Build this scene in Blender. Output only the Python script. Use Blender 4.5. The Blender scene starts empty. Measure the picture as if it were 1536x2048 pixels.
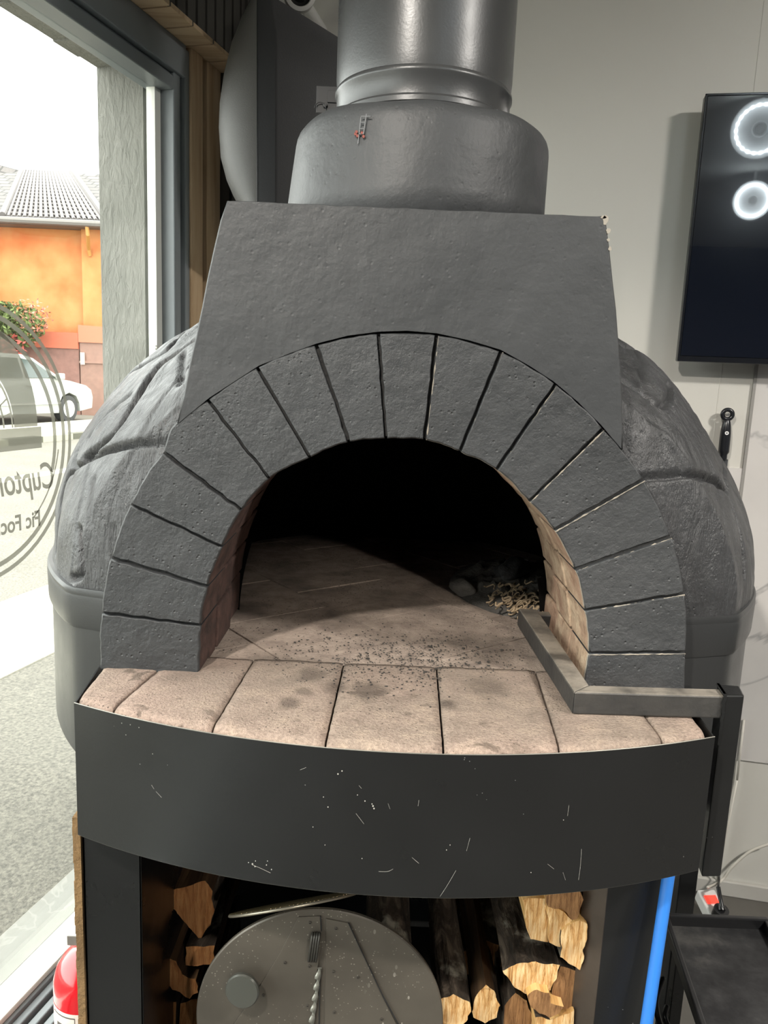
import bpy, bmesh, math, random
import numpy as np
from mathutils import Vector, Matrix, noise
random.seed(7)
SC = bpy.context.scene
COL = SC.collection
R = math.radians
# ------------------------------------------------------------------ camera
F = 1540.0; PITCH = R(10); ROLL = R(2.45)
CAM = Vector((0, -1.15, 1.52))
FW = Vector((0, math.cos(PITCH), -math.sin(PITCH)))
_r0 = Vector((1, 0, 0)); _u0 = Vector((0, math.sin(PITCH), math.cos(PITCH)))
RT = math.cos(ROLL)*_r0 + math.sin(ROLL)*_u0
UP = -math.sin(ROLL)*_r0 + math.cos(ROLL)*_u0
cd = bpy.data.cameras.new('camera'); cam = bpy.data.objects.new('camera', cd); COL.objects.link(cam)
cd.sensor_fit = 'VERTICAL'; cd.sensor_height = 36.0; cd.lens = F/2048*36.0
cd.clip_start = 0.02; cd.clip_end = 300
M = Matrix((RT, UP, -FW)).transposed().to_4x4(); M.translation = CAM
cam.matrix_world = M
SC.camera = cam
# ------------------------------------------------------------------ colour management
SC.view_settings.view_transform = 'Standard'; SC.view_settings.look = 'None'
SC.view_settings.exposure = 0.55; SC.view_settings.gamma = 1.0
SC.view_settings.use_curve_mapping = False
# ------------------------------------------------------------------ world
SKY = 5.4
w = bpy.data.worlds.new('sky'); SC.world = w; w.use_nodes = True
bg = w.node_tree.nodes['Background']; bg.inputs[0].default_value = (1.0, .985, .955, 1); bg.inputs[1].default_value = SKY
# room frames: left wall runs along DL, back wall faces NB
TL = R(15); DL = Vector((math.sin(TL), math.cos(TL), 0)); NL = Vector((-math.cos(TL), math.sin(TL), 0))   # NL points outside
TB = R(11); NB = Vector((math.sin(TB), math.cos(TB), 0)); DB = Vector((math.cos(TB), -math.sin(TB), 0))
C0 = Vector((CAM.x, CAM.y, 0))
def LW(s, off, z): return C0 + DL*s + NL*off + Vector((0, 0, z))         # left wall coordinates
def BW(u, off, z): return C0 + Vector((0, 2.44, 0)) + DB*u - NB*off + Vector((0, 0, z))   # back wall coordinates, off = into the room
FLOOR = -0.06; CEIL = 3.0
def ray(px, py): return FW + RT*((px-768)/F) - UP*((py-1024)/F)
def AY(px, py, y=0.0):
    d = ray(px, py); return CAM + d*((y-CAM.y)/d.y)
def AZ(px, py, z):
    d = ray(px, py); return CAM + d*((z-CAM.z)/d.z)
def AL(px, py, off=1.22):
    d = ray(px, py); return CAM + d*(off/d.dot(NL))
def AB(px, py, off=0.0):
    d = ray(px, py); return CAM + d*((2.44*NB.y-off)/d.dot(NB))
# sun outside, high above the building, never reaching into the room
sl = bpy.data.lights.new('sun', 'SUN'); so = bpy.data.objects.new('sun', sl); COL.objects.link(so)
sl.energy = 3.2; sl.angle = R(3); sl.color = (1, 0.94, 0.84)
sd = (NL*0.36 + DL*0.10 + Vector((0, 0, -1))).normalized()
so.rotation_euler = sd.to_track_quat('-Z', 'Y').to_euler(); so.location = (0, 0, 12)
# daylight portal in the window
pl = bpy.data.lights.new('window_portal', 'AREA'); po = bpy.data.objects.new('window_portal', pl); COL.objects.link(po)
pl.shape = 'RECTANGLE'; pl.size = 5.3; pl.size_y = 2.3; pl.cycles.is_portal = True
po.matrix_world = Matrix((DL, Vector((0, 0, 1)), DL.cross(Vector((0, 0, 1))))).transposed().to_4x4()
if (po.matrix_world.to_3x3() @ Vector((0, 0, -1))).dot(-NL) < 0:
    po.matrix_world = Matrix((-DL, Vector((0, 0, 1)), (-DL).cross(Vector((0, 0, 1))))).transposed().to_4x4()
po.matrix_world.translation = LW(-.63, 1.28, 1.15)
# ceiling spotlight housing light (the lamp itself is built below)
SPOT = Vector((-0.78, -1.72, 2.93))
def spot(name, loc, tgt, e, size, ang, col, blend=0.6):
    l = bpy.data.lights.new(name, 'SPOT'); o = bpy.data.objects.new(name, l); COL.objects.link(o)
    l.energy = e; l.shadow_soft_size = size; l.spot_size = R(ang); l.spot_blend = blend; l.color = col
    o.location = loc; o.rotation_euler = (Vector(tgt)-Vector(loc)).to_track_quat('-Z', 'Y').to_euler()
spot('spot_light', SPOT, (0.1, -0.1, 0.9), 190, 0.05, 62, (1, 0.93, 0.84))
def mirrored(px, py, z):
    # where a lamp hangs whose mirror image shows at this place on the television
    x = AB(px, py, .089); d = (x-CAM).normalized(); r = d-2*d.dot(NB)*NB; return x+r*((z-x.z)/r.z)
RINGS = [mirrored(1505, 401, 2.80), mirrored(1520, 258, 2.84)]
FILLSPOT = Vector((1.3, -3.9, 2.72))
spot('spot_fill_far', FILLSPOT, (.16, 0, .85), 270, .05, 15, (1, .92, .82), .7)  # added unseen fill spot, brightens the right logs and the oven floor

# added fill panel, out of view on the right, to brighten the back wall
PANEL = Vector((2.1, -1.35, 2.93))
al = bpy.data.lights.new('panel_fill', 'AREA'); ao = bpy.data.objects.new('panel_fill', al); COL.objects.link(ao)
al.shape = 'RECTANGLE'; al.size = .36; al.size_y = .24; al.energy = 92; al.color = (1, .95, .88); ao.location = PANEL
# ------------------------------------------------------------------ helpers
def finish(bm, name, mats, parent=None, smooth=False, bevel=0, seg=2, autos=None):
    bmesh.ops.recalc_face_normals(bm, faces=bm.faces)
    me = bpy.data.meshes.new(name); bm.to_mesh(me); bm.free()
    o = bpy.data.objects.new(name, me); COL.objects.link(o)
    if not isinstance(mats, (list, tuple)): mats = [mats]
    for m in mats: me.materials.append(m)
    if smooth:
        for p in me.polygons: p.use_smooth = True
        if autos is not None:
            me.set_sharp_from_angle(angle=R(autos))
    if bevel:
        b = o.modifiers.new('b', 'BEVEL'); b.width = bevel; b.segments = seg; b.limit_method = 'ANGLE'; b.angle_limit = R(35)
    if parent is not None: put(o, parent)
    return o
def put(o, parent):
    o.parent = parent
    o.matrix_parent_inverse = Matrix.Translation(parent_loc(parent)).inverted()
def parent_loc(p):
    v = Vector(p.location)
    if p.parent is not None: v = Vector((0, 0, 0)) if p.type == 'MESH' else v
    return v
def tag(o, label=None, cat=None, group=None, kind=None):
    if label: o['label'] = label
    if cat: o['category'] = cat
    if group: o['group'] = group
    if kind: o['kind'] = kind
    return o
def thing(name, loc, label, cat, group=None):
    o = bpy.data.objects.new(name, None); COL.objects.link(o); o.location = loc; o.empty_display_size = 0.05
    return tag(o, label, cat, group)
def box(bm, c, s, rot=None, mi=0):
    vs = []
    c = Vector(c)
    for z in (-.5, .5):
        for x, y in ((-.5, -.5), (.5, -.5), (.5, .5), (-.5, .5)):
            v = Vector((x*s[0], y*s[1], z*s[2]))
            if rot is not None: v = rot @ v
            vs.append(bm.verts.new(c+v))
    for f in ((0, 3, 2, 1), (4, 5, 6, 7), (0, 1, 5, 4), (1, 2, 6, 5), (2, 3, 7, 6), (3, 0, 4, 7)):
        bm.faces.new([vs[i] for i in f]).material_index = mi
def lbox(bm, s0, s1, o0, o1, z0, z1, mi=0, fn=None):
    fn = fn or LW
    v = [bm.verts.new(fn(s, o, z)) for z in (z0, z1) for s, o in ((s0, o0), (s1, o0), (s1, o1), (s0, o1))]
    for f in ((0, 3, 2, 1), (4, 5, 6, 7), (0, 1, 5, 4), (1, 2, 6, 5), (2, 3, 7, 6), (3, 0, 4, 7)):
        bm.faces.new([v[i] for i in f]).material_index = mi
def hexa(bm, a, b, mi=0):
    """two quads (lists of 4 points) joined into a solid"""
    va = [bm.verts.new(p) for p in a]; vb = [bm.verts.new(p) for p in b]
    bm.faces.new(va).material_index = mi; bm.faces.new(vb[::-1]).material_index = mi
    for i in range(len(a)):
        j = (i+1) % len(a); bm.faces.new((va[i], vb[i], vb[j], va[j])).material_index = mi
def prism(bm, pts, vec, mi=0, side=0, side_fn=None):
    """n-gon extruded along vec"""
    va = [bm.verts.new(p) for p in pts]; vb = [bm.verts.new(Vector(p)+Vector(vec)) for p in pts]
    f = bm.faces.new(va); f.material_index = mi; bm.faces.new(vb[::-1]).material_index = mi
    n = len(pts)
    for i in range(n):
        j = (i+1) % n; ff = bm.faces.new((va[i], vb[i], vb[j], va[j])); ff.material_index = side_fn(i) if side_fn else side
def cyl(bm, a, b, r, n=24, r2=None, cap=True, mi=0, mi_cap=None):
    a, b = Vector(a), Vector(b); r2 = r if r2 is None else r2
    q = (b-a).to_track_quat('Z', 'Y'); ra = []; rb = []
    for i in range(n):
        t = 2*math.pi*i/n; d = q @ Vector((math.cos(t), math.sin(t), 0))
        ra.append(bm.verts.new(a+d*r)); rb.append(bm.verts.new(b+d*r2))
    for i in range(n):
        j = (i+1) % n; bm.faces.new((ra[i], ra[j], rb[j], rb[i])).material_index = mi
    if cap:
        k = mi if mi_cap is None else mi_cap
        bm.faces.new(ra[::-1]).material_index = k; bm.faces.new(rb).material_index = k
def tube(bm, pts, r, n=10, closed=False, mi=0):
    pts = [Vector(p) for p in pts]; N = len(pts); rings = []
    rr = r if isinstance(r, (list, tuple)) else [r]*N
    up = Vector((0, 0, 1)); prev = None
    for i, p in enumerate(pts):
        if closed: t = (pts[(i+1) % N]-pts[i-1])
        else: t = pts[min(i+1, N-1)]-pts[max(i-1, 0)]
        t.normalize()
        if prev is None:
            x = t.orthogonal().normalized()
        else:
            x = prev - t*prev.dot(t)
            x = x.normalized() if x.length > 1e-6 else t.orthogonal().normalized()
        prev = x; y = t.cross(x)
        rings.append([bm.verts.new(p+(x*math.cos(2*math.pi*k/n)+y*math.sin(2*math.pi*k/n))*rr[i]) for k in range(n)])
    for i in range(N if closed else N-1):
        a = rings[i]; b = rings[(i+1) % N]
        for k in range(n):
            l = (k+1) % n; bm.faces.new((a[k], a[l], b[l], b[k])).material_index = mi
    if not closed:
        bm.faces.new(rings[0][::-1]).material_index = mi; bm.faces.new(rings[-1]).material_index = mi
def lathe(bm, c, prof, n=64, mi=0, axis=None, closed_prof=False):
    """prof: list of (r, z)"""
    c = Vector(c); q = Vector(axis).to_track_quat('Z', 'Y') if axis is not None else None
    rings = []
    for r, z in prof:
        ring = []
        if r < 1e-6:
            v = Vector((0, 0, z)); v = q @ v if q else v
            ring = [bm.verts.new(c+v)]
        else:
            for i in range(n):
                t = 2*math.pi*i/n; v = Vector((r*math.cos(t), r*math.sin(t), z)); v = q @ v if q else v
                ring.append(bm.verts.new(c+v))
        rings.append(ring)
    if closed_prof: rings.append(rings[0])
    for a, b in zip(rings[:-1], rings[1:]):
        for i in range(n):
            j = (i+1) % n
            if len(a) == 1 and len(b) == 1: continue
            if len(a) == 1: bm.faces.new((a[0], b[j], b[i])).material_index = mi
            elif len(b) == 1: bm.faces.new((a[i], a[j], b[0])).material_index = mi
            else: bm.faces.new((a[i], a[j], b[j], b[i])).material_index = mi
def smoothpath(pts, n=8):
    pts = [Vector(p) for p in pts]; out = []
    for i in range(len(pts)-1):
        p0 = pts[max(i-1, 0)]; p1 = pts[i]; p2 = pts[i+1]; p3 = pts[min(i+2, len(pts)-1)]
        for k in range(n):
            t = k/n
            out.append(0.5*((2*p1)+(p2-p0)*t+(2*p0-5*p1+4*p2-p3)*t*t+(3*p1-p0-3*p2+p3)*t**3))
    out.append(pts[-1]); return out

# ------------------------------------------------------------------ materials
def hexc(h):
    c = [int(h[i:i+2], 16)/255 for i in (0, 2, 4)]
    return tuple((x/12.92 if x <= .04045 else ((x+.055)/1.055)**2.4) for x in c)+(1,)
class NT:
    def __init__(s, name):
        s.m = bpy.data.materials.new(name); s.m.use_nodes = True; s.t = s.m.node_tree; s.b = s.t.nodes['Principled BSDF']; s.out = s.t.nodes['Material Output']
        s.co = s.t.nodes.new('ShaderNodeTexCoord').outputs['Object']
    def n(s, typ, **kw):
        nd = s.t.nodes.new(typ)
        for k, v in kw.items():
            if k.startswith('_'): setattr(nd, k[1:], v)
            else: nd.inputs[k.replace('__', ' ')].default_value = v
        return nd
    def l(s, a, b): s.t.links.new(a, b)
    def map(s, scale=(1, 1, 1), rot=(0, 0, 0)):
        m = s.n('ShaderNodeMapping'); m.inputs['Scale'].default_value = scale; m.inputs['Rotation'].default_value = rot; s.l(s.co, m.inputs[0]); return m.outputs[0]
    def noise(s, scale, detail=4, rough=.55, co=None, dist=0):
        nd = s.n('ShaderNodeTexNoise', Scale=scale, Detail=detail, Roughness=rough, Distortion=dist); s.l(co or s.co, nd.inputs['Vector']); return nd.outputs['Fac']
    def vor(s, scale, co=None, feature='F1', rnd=1):
        nd = s.n('ShaderNodeTexVoronoi', Scale=scale, Randomness=rnd); nd.feature = feature; s.l(co or s.co, nd.inputs['Vector']); return nd.outputs['Distance']
    def ramp(s, fac, stops):
        r = s.n('ShaderNodeValToRGB'); e = r.color_ramp.elements
        e[0].position, e[0].color = stops[0][0], col4(stops[0][1]); e[1].position, e[1].color = stops[-1][0], col4(stops[-1][1])
        for p, c in stops[1:-1]:
            k = e.new(p); k.color = col4(c)
        s.l(fac, r.inputs[0]); return r.outputs[0]
    def mix(s, fac, a, b, blend='MIX'):
        m = s.n('ShaderNodeMix', _data_type='RGBA', _blend_type=blend)
        for i, v in ((0, fac), (6, a), (7, b)):
            if hasattr(v, 'is_linked') or isinstance(v, bpy.types.NodeSocket): s.l(v, m.inputs[i])
            else: m.inputs[i].default_value = v if i == 0 else col4(v)
        return m.outputs[2]
    def math(s, op, a, b=0.0):
        m = s.n('ShaderNodeMath', _operation=op)
        for i, v in ((0, a), (1, b)):
            if isinstance(v, bpy.types.NodeSocket): s.l(v, m.inputs[i])
            else: m.inputs[i].default_value = v
        return m.outputs[0]
    def bump(s, h, dist=.002, strength=1.0, prev=None):
        b = s.n('ShaderNodeBump', Strength=strength, Distance=dist); s.l(h, b.inputs['Height'])
        if prev is not None: s.l(prev, b.inputs['Normal'])
        return b.outputs['Normal']
    def done(s, color=None, rough=None, metal=None, normal=None, spec=None):
        for nm, v in (('Base Color', color), ('Roughness', rough), ('Metallic', metal), ('Normal', normal), ('Specular IOR Level', spec)):
            if v is None: continue
            if isinstance(v, bpy.types.NodeSocket): s.l(v, s.b.inputs[nm])
            else: s.b.inputs[nm].default_value = col4(v) if nm == 'Base Color' else v
        return s.m
def col4(c):
    if isinstance(c, str): return hexc(c)
    if isinstance(c, (int, float)): return (c, c, c, 1)
    return tuple(c) if len(c) == 4 else tuple(c)+(1,)

def plain(name, c, rough=.5, metal=0, bump=0, bscale=80, var=0, spec=None):
    t = NT(name); col = c
    if var:
        c4 = col4(c); d = tuple(max(0, x*(1-var)) for x in c4[:3]); e = tuple(x*(1+var) for x in c4[:3])
        col = t.ramp(t.noise(9, 5), [(.3, d), (.7, e)])
    nrm = t.bump(t.noise(bscale, 6, .6), bump) if bump else None
    return t.done(col, rough, metal, nrm, spec)

def m_black_masonry(name='black_paint_masonry', base=(.030, .032, .034), rough=.52, pit=1.0):
    t = NT(name)
    big = t.noise(5, 4); mid = t.noise(28, 6, .65); fine = t.noise(160, 5, .6)
    c = t.ramp(big, [(.3, tuple(x*.85 for x in base)), (.7, tuple(x*1.2 for x in base))])
    # pale chips
    v = t.vor(60); msk = t.math('LESS_THAN', v, .05); reg = t.math('GREATER_THAN', t.noise(7, 3), .63)
    c = t.mix(t.math('MULTIPLY', t.math('MULTIPLY', msk, reg), .7), c, (.35, .33, .3))
    rf = t.ramp(mid, [(.3, rough-.10), (.7, rough+.12)])
    # pits
    pv = t.vor(95); pits = t.ramp(pv, [(.0, 0.0), (.22, 1.0)])
    pm = t.math('MAXIMUM', pits, t.ramp(t.noise(12, 3), [(.45, 1.0), (.6, 0.0)]))
    n = t.bump(mid, .0042, .7); n = t.bump(fine, .0013, .8, n); n = t.bump(pm, .0022*pit, .8, n)
    if 'dome' in name:
        n = t.bump(t.noise(34, 6, .7, t.map((1, 1, .22), (.0, .25, 0)), .5), .010, .8, n)
    n = t.bump(t.noise(6, 3), .012, .6, n)
    return t.done(c, rf, 0, n, .6)
BLK = m_black_masonry()
DOMEM = m_black_masonry('black_paint_dome', (.034, .035, .037), .44, .6)
def m_smooth_black():
    t = NT('black_paint_render'); big = t.noise(4, 4)
    c = t.ramp(big, [(.3, (.030, .032, .034)), (.7, (.042, .044, .046))])
    streak = t.noise(30, 5, .6, t.map((1, 1, .5)))
    # rusty red marks on the collar
    n = t.bump(streak, .0018, .6); n = t.bump(t.noise(140, 4), .0009, .7, n); n = t.bump(t.noise(9, 3), .008, .6, n)
    pits = t.ramp(t.vor(70), [(.0, 0.0), (.2, 1.0)]); pm = t.math('MAXIMUM', pits, t.ramp(t.noise(10, 3), [(.38, 1.0), (.5, 0.0)]))
    n = t.bump(pm, .0008, .5, n)
    return t.done(c, .54, 0, n, .5)
SMB = m_smooth_black()
def m_steel(name, base=.022, rough=.36, specks=True, metal=0.0, spec=.5):
    t = NT(name); c = (base, base*1.03, base*1.05, 1)
    if specks:
        m1 = t.math('LESS_THAN', t.vor(42), .045); reg = t.math('GREATER_THAN', t.noise(5.5, 2), .60)
        m2 = t.math('LESS_THAN', t.vor(120), .09); reg2 = t.math('GREATER_THAN', t.noise(11, 2), .66)
        mm = t.math('MAXIMUM', t.math('MULTIPLY', m1, reg), t.math('MULTIPLY', m2, reg2))
        c = t.mix(mm, c, (.45, .45, .43))
    dust = t.noise(6, 5, .6)
    rf = t.ramp(dust, [(.3, rough-.05), (.7, rough+.07)])
    n = t.bump(t.noise(260, 3), .0003, .5); n = t.bump(t.noise(3, 2), .004, .35, n)
    return t.done(c, rf, metal, n, spec)
APRON = m_steel('black_steel_sheet', .046, .30, metal=.8)
DRUM = m_steel('black_steel_drum', .055, .40, False, metal=.6)
RAILM = None
def m_rail():
    t = NT('dusty_black_tube'); geo = t.n('ShaderNodeNewGeometry')
    dust = t.ramp(t.noise(14, 6, .65), [(.36, 0.0), (.6, .7)])
    sx = t.n('ShaderNodeSeparateXYZ'); t.l(geo.outputs['Normal'], sx.inputs[0])
    lie = t.ramp(sx.outputs[2], [(.3, .10), (.8, .9)]); c = t.mix(t.math('MULTIPLY', t.math('ADD', dust, .25), lie), (.016, .017, .018), (.27, .24, .20))
    return t.done(c, .5, 0, t.bump(t.noise(90, 4), .001), .5)
RAILM = m_rail()
def m_hearth():
    t = NT('refractory_brick'); big = t.noise(4, 4); mid = t.noise(22, 6, .7); fine = t.noise(220, 4, .7)
    c = t.ramp(mid, [(.25, '75695F'), (.5, '9C8D80'), (.75, 'B8A693')])
    c = t.mix(t.ramp(big, [(.4, 0.0), (.7, .55)]), c, 'B79C90')
    c = t.mix(t.ramp(fine, [(.42, .45), (.58, 0.0)]), c, '6E6158')
    # soot spots of their own shape
    sp = t.math('MULTIPLY', t.ramp(t.noise(26, 3, .5, dist=.4), [(.60, 0.0), (.66, .7)]), t.ramp(t.noise(3.5, 2), [(.45, 0.0), (.6, 1.0)]))
    c = t.mix(sp, c, '4A4038')
    sep = t.n('ShaderNodeSeparateXYZ'); t.l(t.co, sep.inputs[0])
    wob = t.math('MULTIPLY', t.math('SUBTRACT', t.noise(38, 4, .6), .5), 1.5)
    stain = None
    for x_, y_, r_, k_ in ((-.105, .005, .022, .8), (-.062, -.035, .020, .7), (-.012, -.043, .030, .75), (-.125, -.105, .017, .7), (.105, -.085, .014, .85), (.088, .145, .060, .9), (.170, -.015, .034, .6), (-.050, .150, .030, .6), (-.108, -.060, .014, .6), (-.30, -.02, .03, .35)):
        dx = t.math('SUBTRACT', sep.outputs[0], x_); dy = t.math('MULTIPLY', t.math('SUBTRACT', sep.outputs[1], y_), .8)
        dd_ = t.math('SQRT', t.math('ADD', t.math('MULTIPLY', dx, dx), t.math('MULTIPLY', dy, dy)))
        v_ = t.math('MULTIPLY', t.math('SUBTRACT', t.math('ADD', t.math('MULTIPLY', dd_, -1/r_), 1.25), wob), 1.3)
        v_ = t.math('MULTIPLY', t.math('MINIMUM', t.math('MAXIMUM', v_, 0.0), 1.0), k_)
        stain = v_ if stain is None else t.math('MAXIMUM', stain, v_)
    c = t.mix(t.math('MULTIPLY', stain, 1.0), c, '463D37')
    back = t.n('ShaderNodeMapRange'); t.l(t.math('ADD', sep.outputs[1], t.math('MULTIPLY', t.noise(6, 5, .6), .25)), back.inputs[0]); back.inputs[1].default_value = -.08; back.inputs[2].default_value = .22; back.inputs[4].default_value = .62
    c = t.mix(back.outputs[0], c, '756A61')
    crumbs = t.math('MULTIPLY', t.math('LESS_THAN', t.vor(130), .16), t.ramp(t.noise(5, 3), [(.5, 0.0), (.62, .8)]))
    c = t.mix(crumbs, c, '2E2925')
    n = t.bump(mid, .004, .7); n = t.bump(fine, .0035, 1.0, n)
    pits = t.ramp(t.vor(140), [(.0, 0.0), (.3, 1.0)]); n = t.bump(pits, .0012, .8, n)
    return t.done(c, .95, 0, n, .2)
HEARTH = m_hearth()
def m_ovenfloor():
    t = NT('sooty_refractory_tile'); mid = t.noise(22, 6, .7); fine = t.noise(220, 4, .7)
    c = t.ramp(mid, [(.25, '75696200'[:6]), (.5, '9A8C81'), (.75, 'AE9F92')])
    c = t.mix(t.ramp(t.noise(7, 4), [(.45, 0.0), (.7, .7)]), c, '4C453F')
    c = t.mix(t.math('MULTIPLY', t.math('LESS_THAN', t.vor(110), .18), t.ramp(t.noise(6, 3), [(.42, 0.0), (.6, .85)])), c, '25211E')
    n = t.bump(mid, .004, .7); n = t.bump(fine, .003, 1.0, n)
    return t.done(c, .95, 0, n, .2)
OFLOOR = m_ovenfloor()
def m_jamb():
    t = NT('dusty_fire_brick'); mid = t.noise(25, 6, .7)
    c = t.ramp(mid, [(.3, '75604F'), (.5, 'A48E78'), (.72, 'BDAA92')])
    c = t.mix(t.ramp(t.noise(9, 4), [(.45, 0.0), (.65, .8)]), c, '8F6F5E')
    n = t.bump(mid, .005, .8); n = t.bump(t.noise(140, 4), .002, 1, n)
    return t.done(c, .9, 0, n, .2)
JAMB = m_jamb()
def m_jambred():
    t = NT('shaded_red_brick'); mid = t.noise(25, 6, .7)  # reddish brick darkened: the left jamb's shade is put into the colour
    c = t.ramp(mid, [(.3, '2B2523'), (.7, '5A443E')])
    n = t.bump(mid, .005, .8)
    return t.done(c, .85, 0, n, .3)
JAMBR = m_jambred()
SOOT = plain('soot', (.006, .006, .006), .95, bump=.004, bscale=20, spec=.1)
MORTAR = plain('dark_mortar', (.022, .022, .022), .9, bump=.004, bscale=60)
PALEMORT = plain('pale_scraped_edge', '8C8579', .8, bump=.003)

def wood(name, a, b, c3, axis='y', bump=.003, scale=9):
    t = NT(name); sc = {'y': (1, .06, 1), 'z': (1, 1, .06), 'x': (.06, 1, 1)}[axis]
    co = t.map(sc)
    n1 = t.noise(scale*6, 6, .65, co, .6); n2 = t.noise(scale, 3, .5, co)
    c = t.ramp(n1, [(.3, a), (.5, b), (.7, c3)])
    c = t.mix(t.ramp(n2, [(.4, 0.0), (.7, .5)]), c, a)
    return t.done(c, .75, 0, t.bump(n1, bump), .25)
def endgrain(name, a, b, c3):
    t = NT(name); n1 = t.noise(120, 5, .75, t.map((1, 1, .10), (0, .2, 0)), .5); n2 = t.noise(14, 4, .6)
    c = t.ramp(n1, [(.36, a), (.46, b), (.58, c3)]); c = t.mix(t.ramp(n2, [(.4, 0.0), (.68, .45)]), c, a)
    return t.done(c, .8, 0, t.bump(n1, .004), .2)
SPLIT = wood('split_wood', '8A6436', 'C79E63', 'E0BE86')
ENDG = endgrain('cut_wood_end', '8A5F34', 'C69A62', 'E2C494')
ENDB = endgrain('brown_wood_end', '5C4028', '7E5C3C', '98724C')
def m_bark():
    t = NT('bark'); co = t.map((1, .3, 1)); n1 = t.noise(40, 6, .7, co, .8)
    c = t.ramp(n1, [(.3, '14110E'), (.5, '2F2821'), (.7, '5C5247')])
    c = t.mix(t.ramp(t.noise(14, 4), [(.6, 0.0), (.7, .8)]), c, '8E8A7E')
    n = t.bump(n1, .008, 1.0); return t.done(c, .9, 0, n, .2)
BARK = m_bark()
SHADEWOOD = wood('shaded_split_wood', '1E150D', '3C2B1C', '55402A')  # darker split wood, shade of the wood store put into its colour
BATTEN = wood('oak_batten', 'A88C6C', 'C4AA8A', 'D6BE9E', 'z', .0006, 5)
SOFFIT = wood('oak_soffit', 'A58C6E', 'BFA688', 'CFB898', 'x', .0006, 5)
DBATTEN = plain('dark_batten', '3A3834', .5, bump=.0006)
WALLM = plain('off_white_wall_panel', 'C9C7C0', .42, bump=.0003, bscale=40)
DARKWALL = plain('dark_wall_panel', '3B3B39', .6)
CEILM = plain('ceiling_white', 'D0CEC8', .8)
REARM = plain('room_wall_paint', '62646A', .8)
FLOORM = plain('grey_floor_tile', '57544F', .55, var=.12)
FRAME = plain('grey_window_frame', '7C8285', .42, bump=.0002)
FRAMED = plain('dark_window_groove', '23262A', .5)
WHITEM = plain('white_plastic', 'D9D8D4', .35)
SKYGLINT = plain('sky_glint_white', 'F0F0E8', .45)  # white that stands for sky glare along the window edges
def m_marble():
    t = NT('white_marble_panel'); co = t.map((1, 1, 1), (0, .6, 0))
    d = t.n('ShaderNodeTexNoise', Scale=2.2, Detail=6, Roughness=.6); t.l(co, d.inputs['Vector'])
    vein = t.math('ABSOLUTE', t.math('SUBTRACT', t.noise(2.4, 5, .55, co, .9), .5))
    v = t.ramp(vein, [(.0, 1.0), (.018, 0.0)]); reg = t.ramp(t.noise(2.1, 2), [(.42, 0.0), (.6, .75)])
    c = t.mix(t.math('MULTIPLY', v, reg), 'CBC8C5', '8C8B8C')
    c = t.mix(t.ramp(t.noise(3, 5, .6, co), [(.5, 0.0), (.8, .35)]), c, 'A9A7A8')
    return t.done(c, .3, 0, None, .5)
MARBLE = m_marble()
BRASSY = plain('grey_trim', '8F8D89', .45)
def glassm(name, tint=(.95, .98, .97), rough=0.0, refl=1.0):
    t = NT(name); t.t.nodes.remove(t.b)
    tr = t.n('ShaderNodeBsdfTransparent', Color=col4(tint)); gl = t.n('ShaderNodeBsdfGlossy', Roughness=rough)
    lw = t.n('ShaderNodeLayerWeight', Blend=.5); mx = t.n('ShaderNodeMixShader')
    fr = t.math('ADD', t.math('MULTIPLY', t.math('POWER', lw.outputs['Facing'], 5.0), .85), .03)
    t.l(t.math('MULTIPLY', fr, refl), mx.inputs[0]); t.l(tr.outputs[0], mx.inputs[1]); t.l(gl.outputs[0], mx.inputs[2]); t.l(mx.outputs[0], t.out.inputs[0])
    return t.m
GLASS = glassm('window_glass')
def m_frost(name, a, col):
    t = NT(name); tr = t.n('ShaderNodeBsdfTransparent'); mx = t.n('ShaderNodeMixShader', Fac=a)
    tl = t.n('ShaderNodeBsdfTranslucent', Color=col4(col)); t.b.inputs['Base Color'].default_value = col4(col); t.b.inputs['Roughness'].default_value = .8
    m2 = t.n('ShaderNodeMixShader', Fac=.5); t.l(t.b.outputs[0], m2.inputs[1]); t.l(tl.outputs[0], m2.inputs[2])
    t.l(tr.outputs[0], mx.inputs[1]); t.l(m2.outputs[0], mx.inputs[2]); t.l(mx.outputs[0], t.out.inputs[0]); return t.m
FROST = m_frost('frosted_film', .62, '7E7C72')
FROSTD = m_frost('frosted_lettering', .6, '6E6C62')
def emit(name, c, s):
    t = NT(name); t.b.inputs['Emission Color'].default_value = col4(c); t.b.inputs['Emission Strength'].default_value = s; t.b.inputs['Base Color'].default_value = col4(c); return t.m

# ================================================================== STRUCTURE
def struct(name, bm, m, **k): return tag(finish(bm, name, m, **k), kind='structure')
WS0, WS1, WZ0, WZ1 = -3.3, 2.04, 0.035, 2.27       # window opening along the left wall
bm = bmesh.new()
v = [bm.verts.new(p) for p in (LW(-4.2, 1.9, FLOOR), LW(-4.2, -5, FLOOR), LW(3.6, -5, FLOOR), LW(3.6, 1.2, FLOOR), LW(-4.2, 1.2, FLOOR))]
bm.free(); bm = bmesh.new(); lbox(bm, -4.2, 3.4, 1.19, -4.2, FLOOR-.1, FLOOR); struct('floor', bm, FLOORM)
bm = bmesh.new(); lbox(bm, -4.3, 2.9, 1.45, -4.4, CEIL, CEIL+.42); struct('ceiling', bm, CEILM)
bm = bmesh.new()
lbox(bm, -4.3, WS0-.1, 1.22, 1.45, FLOOR-.1, CEIL)
lbox(bm, WS1+.13, 2.55, 1.22, 1.45, FLOOR-.1, CEIL)
lbox(bm, WS0-.1, WS1+.13, 1.22, 1.45, WZ1+.10, CEIL)
struct('wall_left', bm, DARKWALL)
q0 = BW(0, 0, 0)-C0; U0 = (1.44-q0.dot(NL))/DB.dot(NL)      # where the back wall meets the outer face of the left wall
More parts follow.
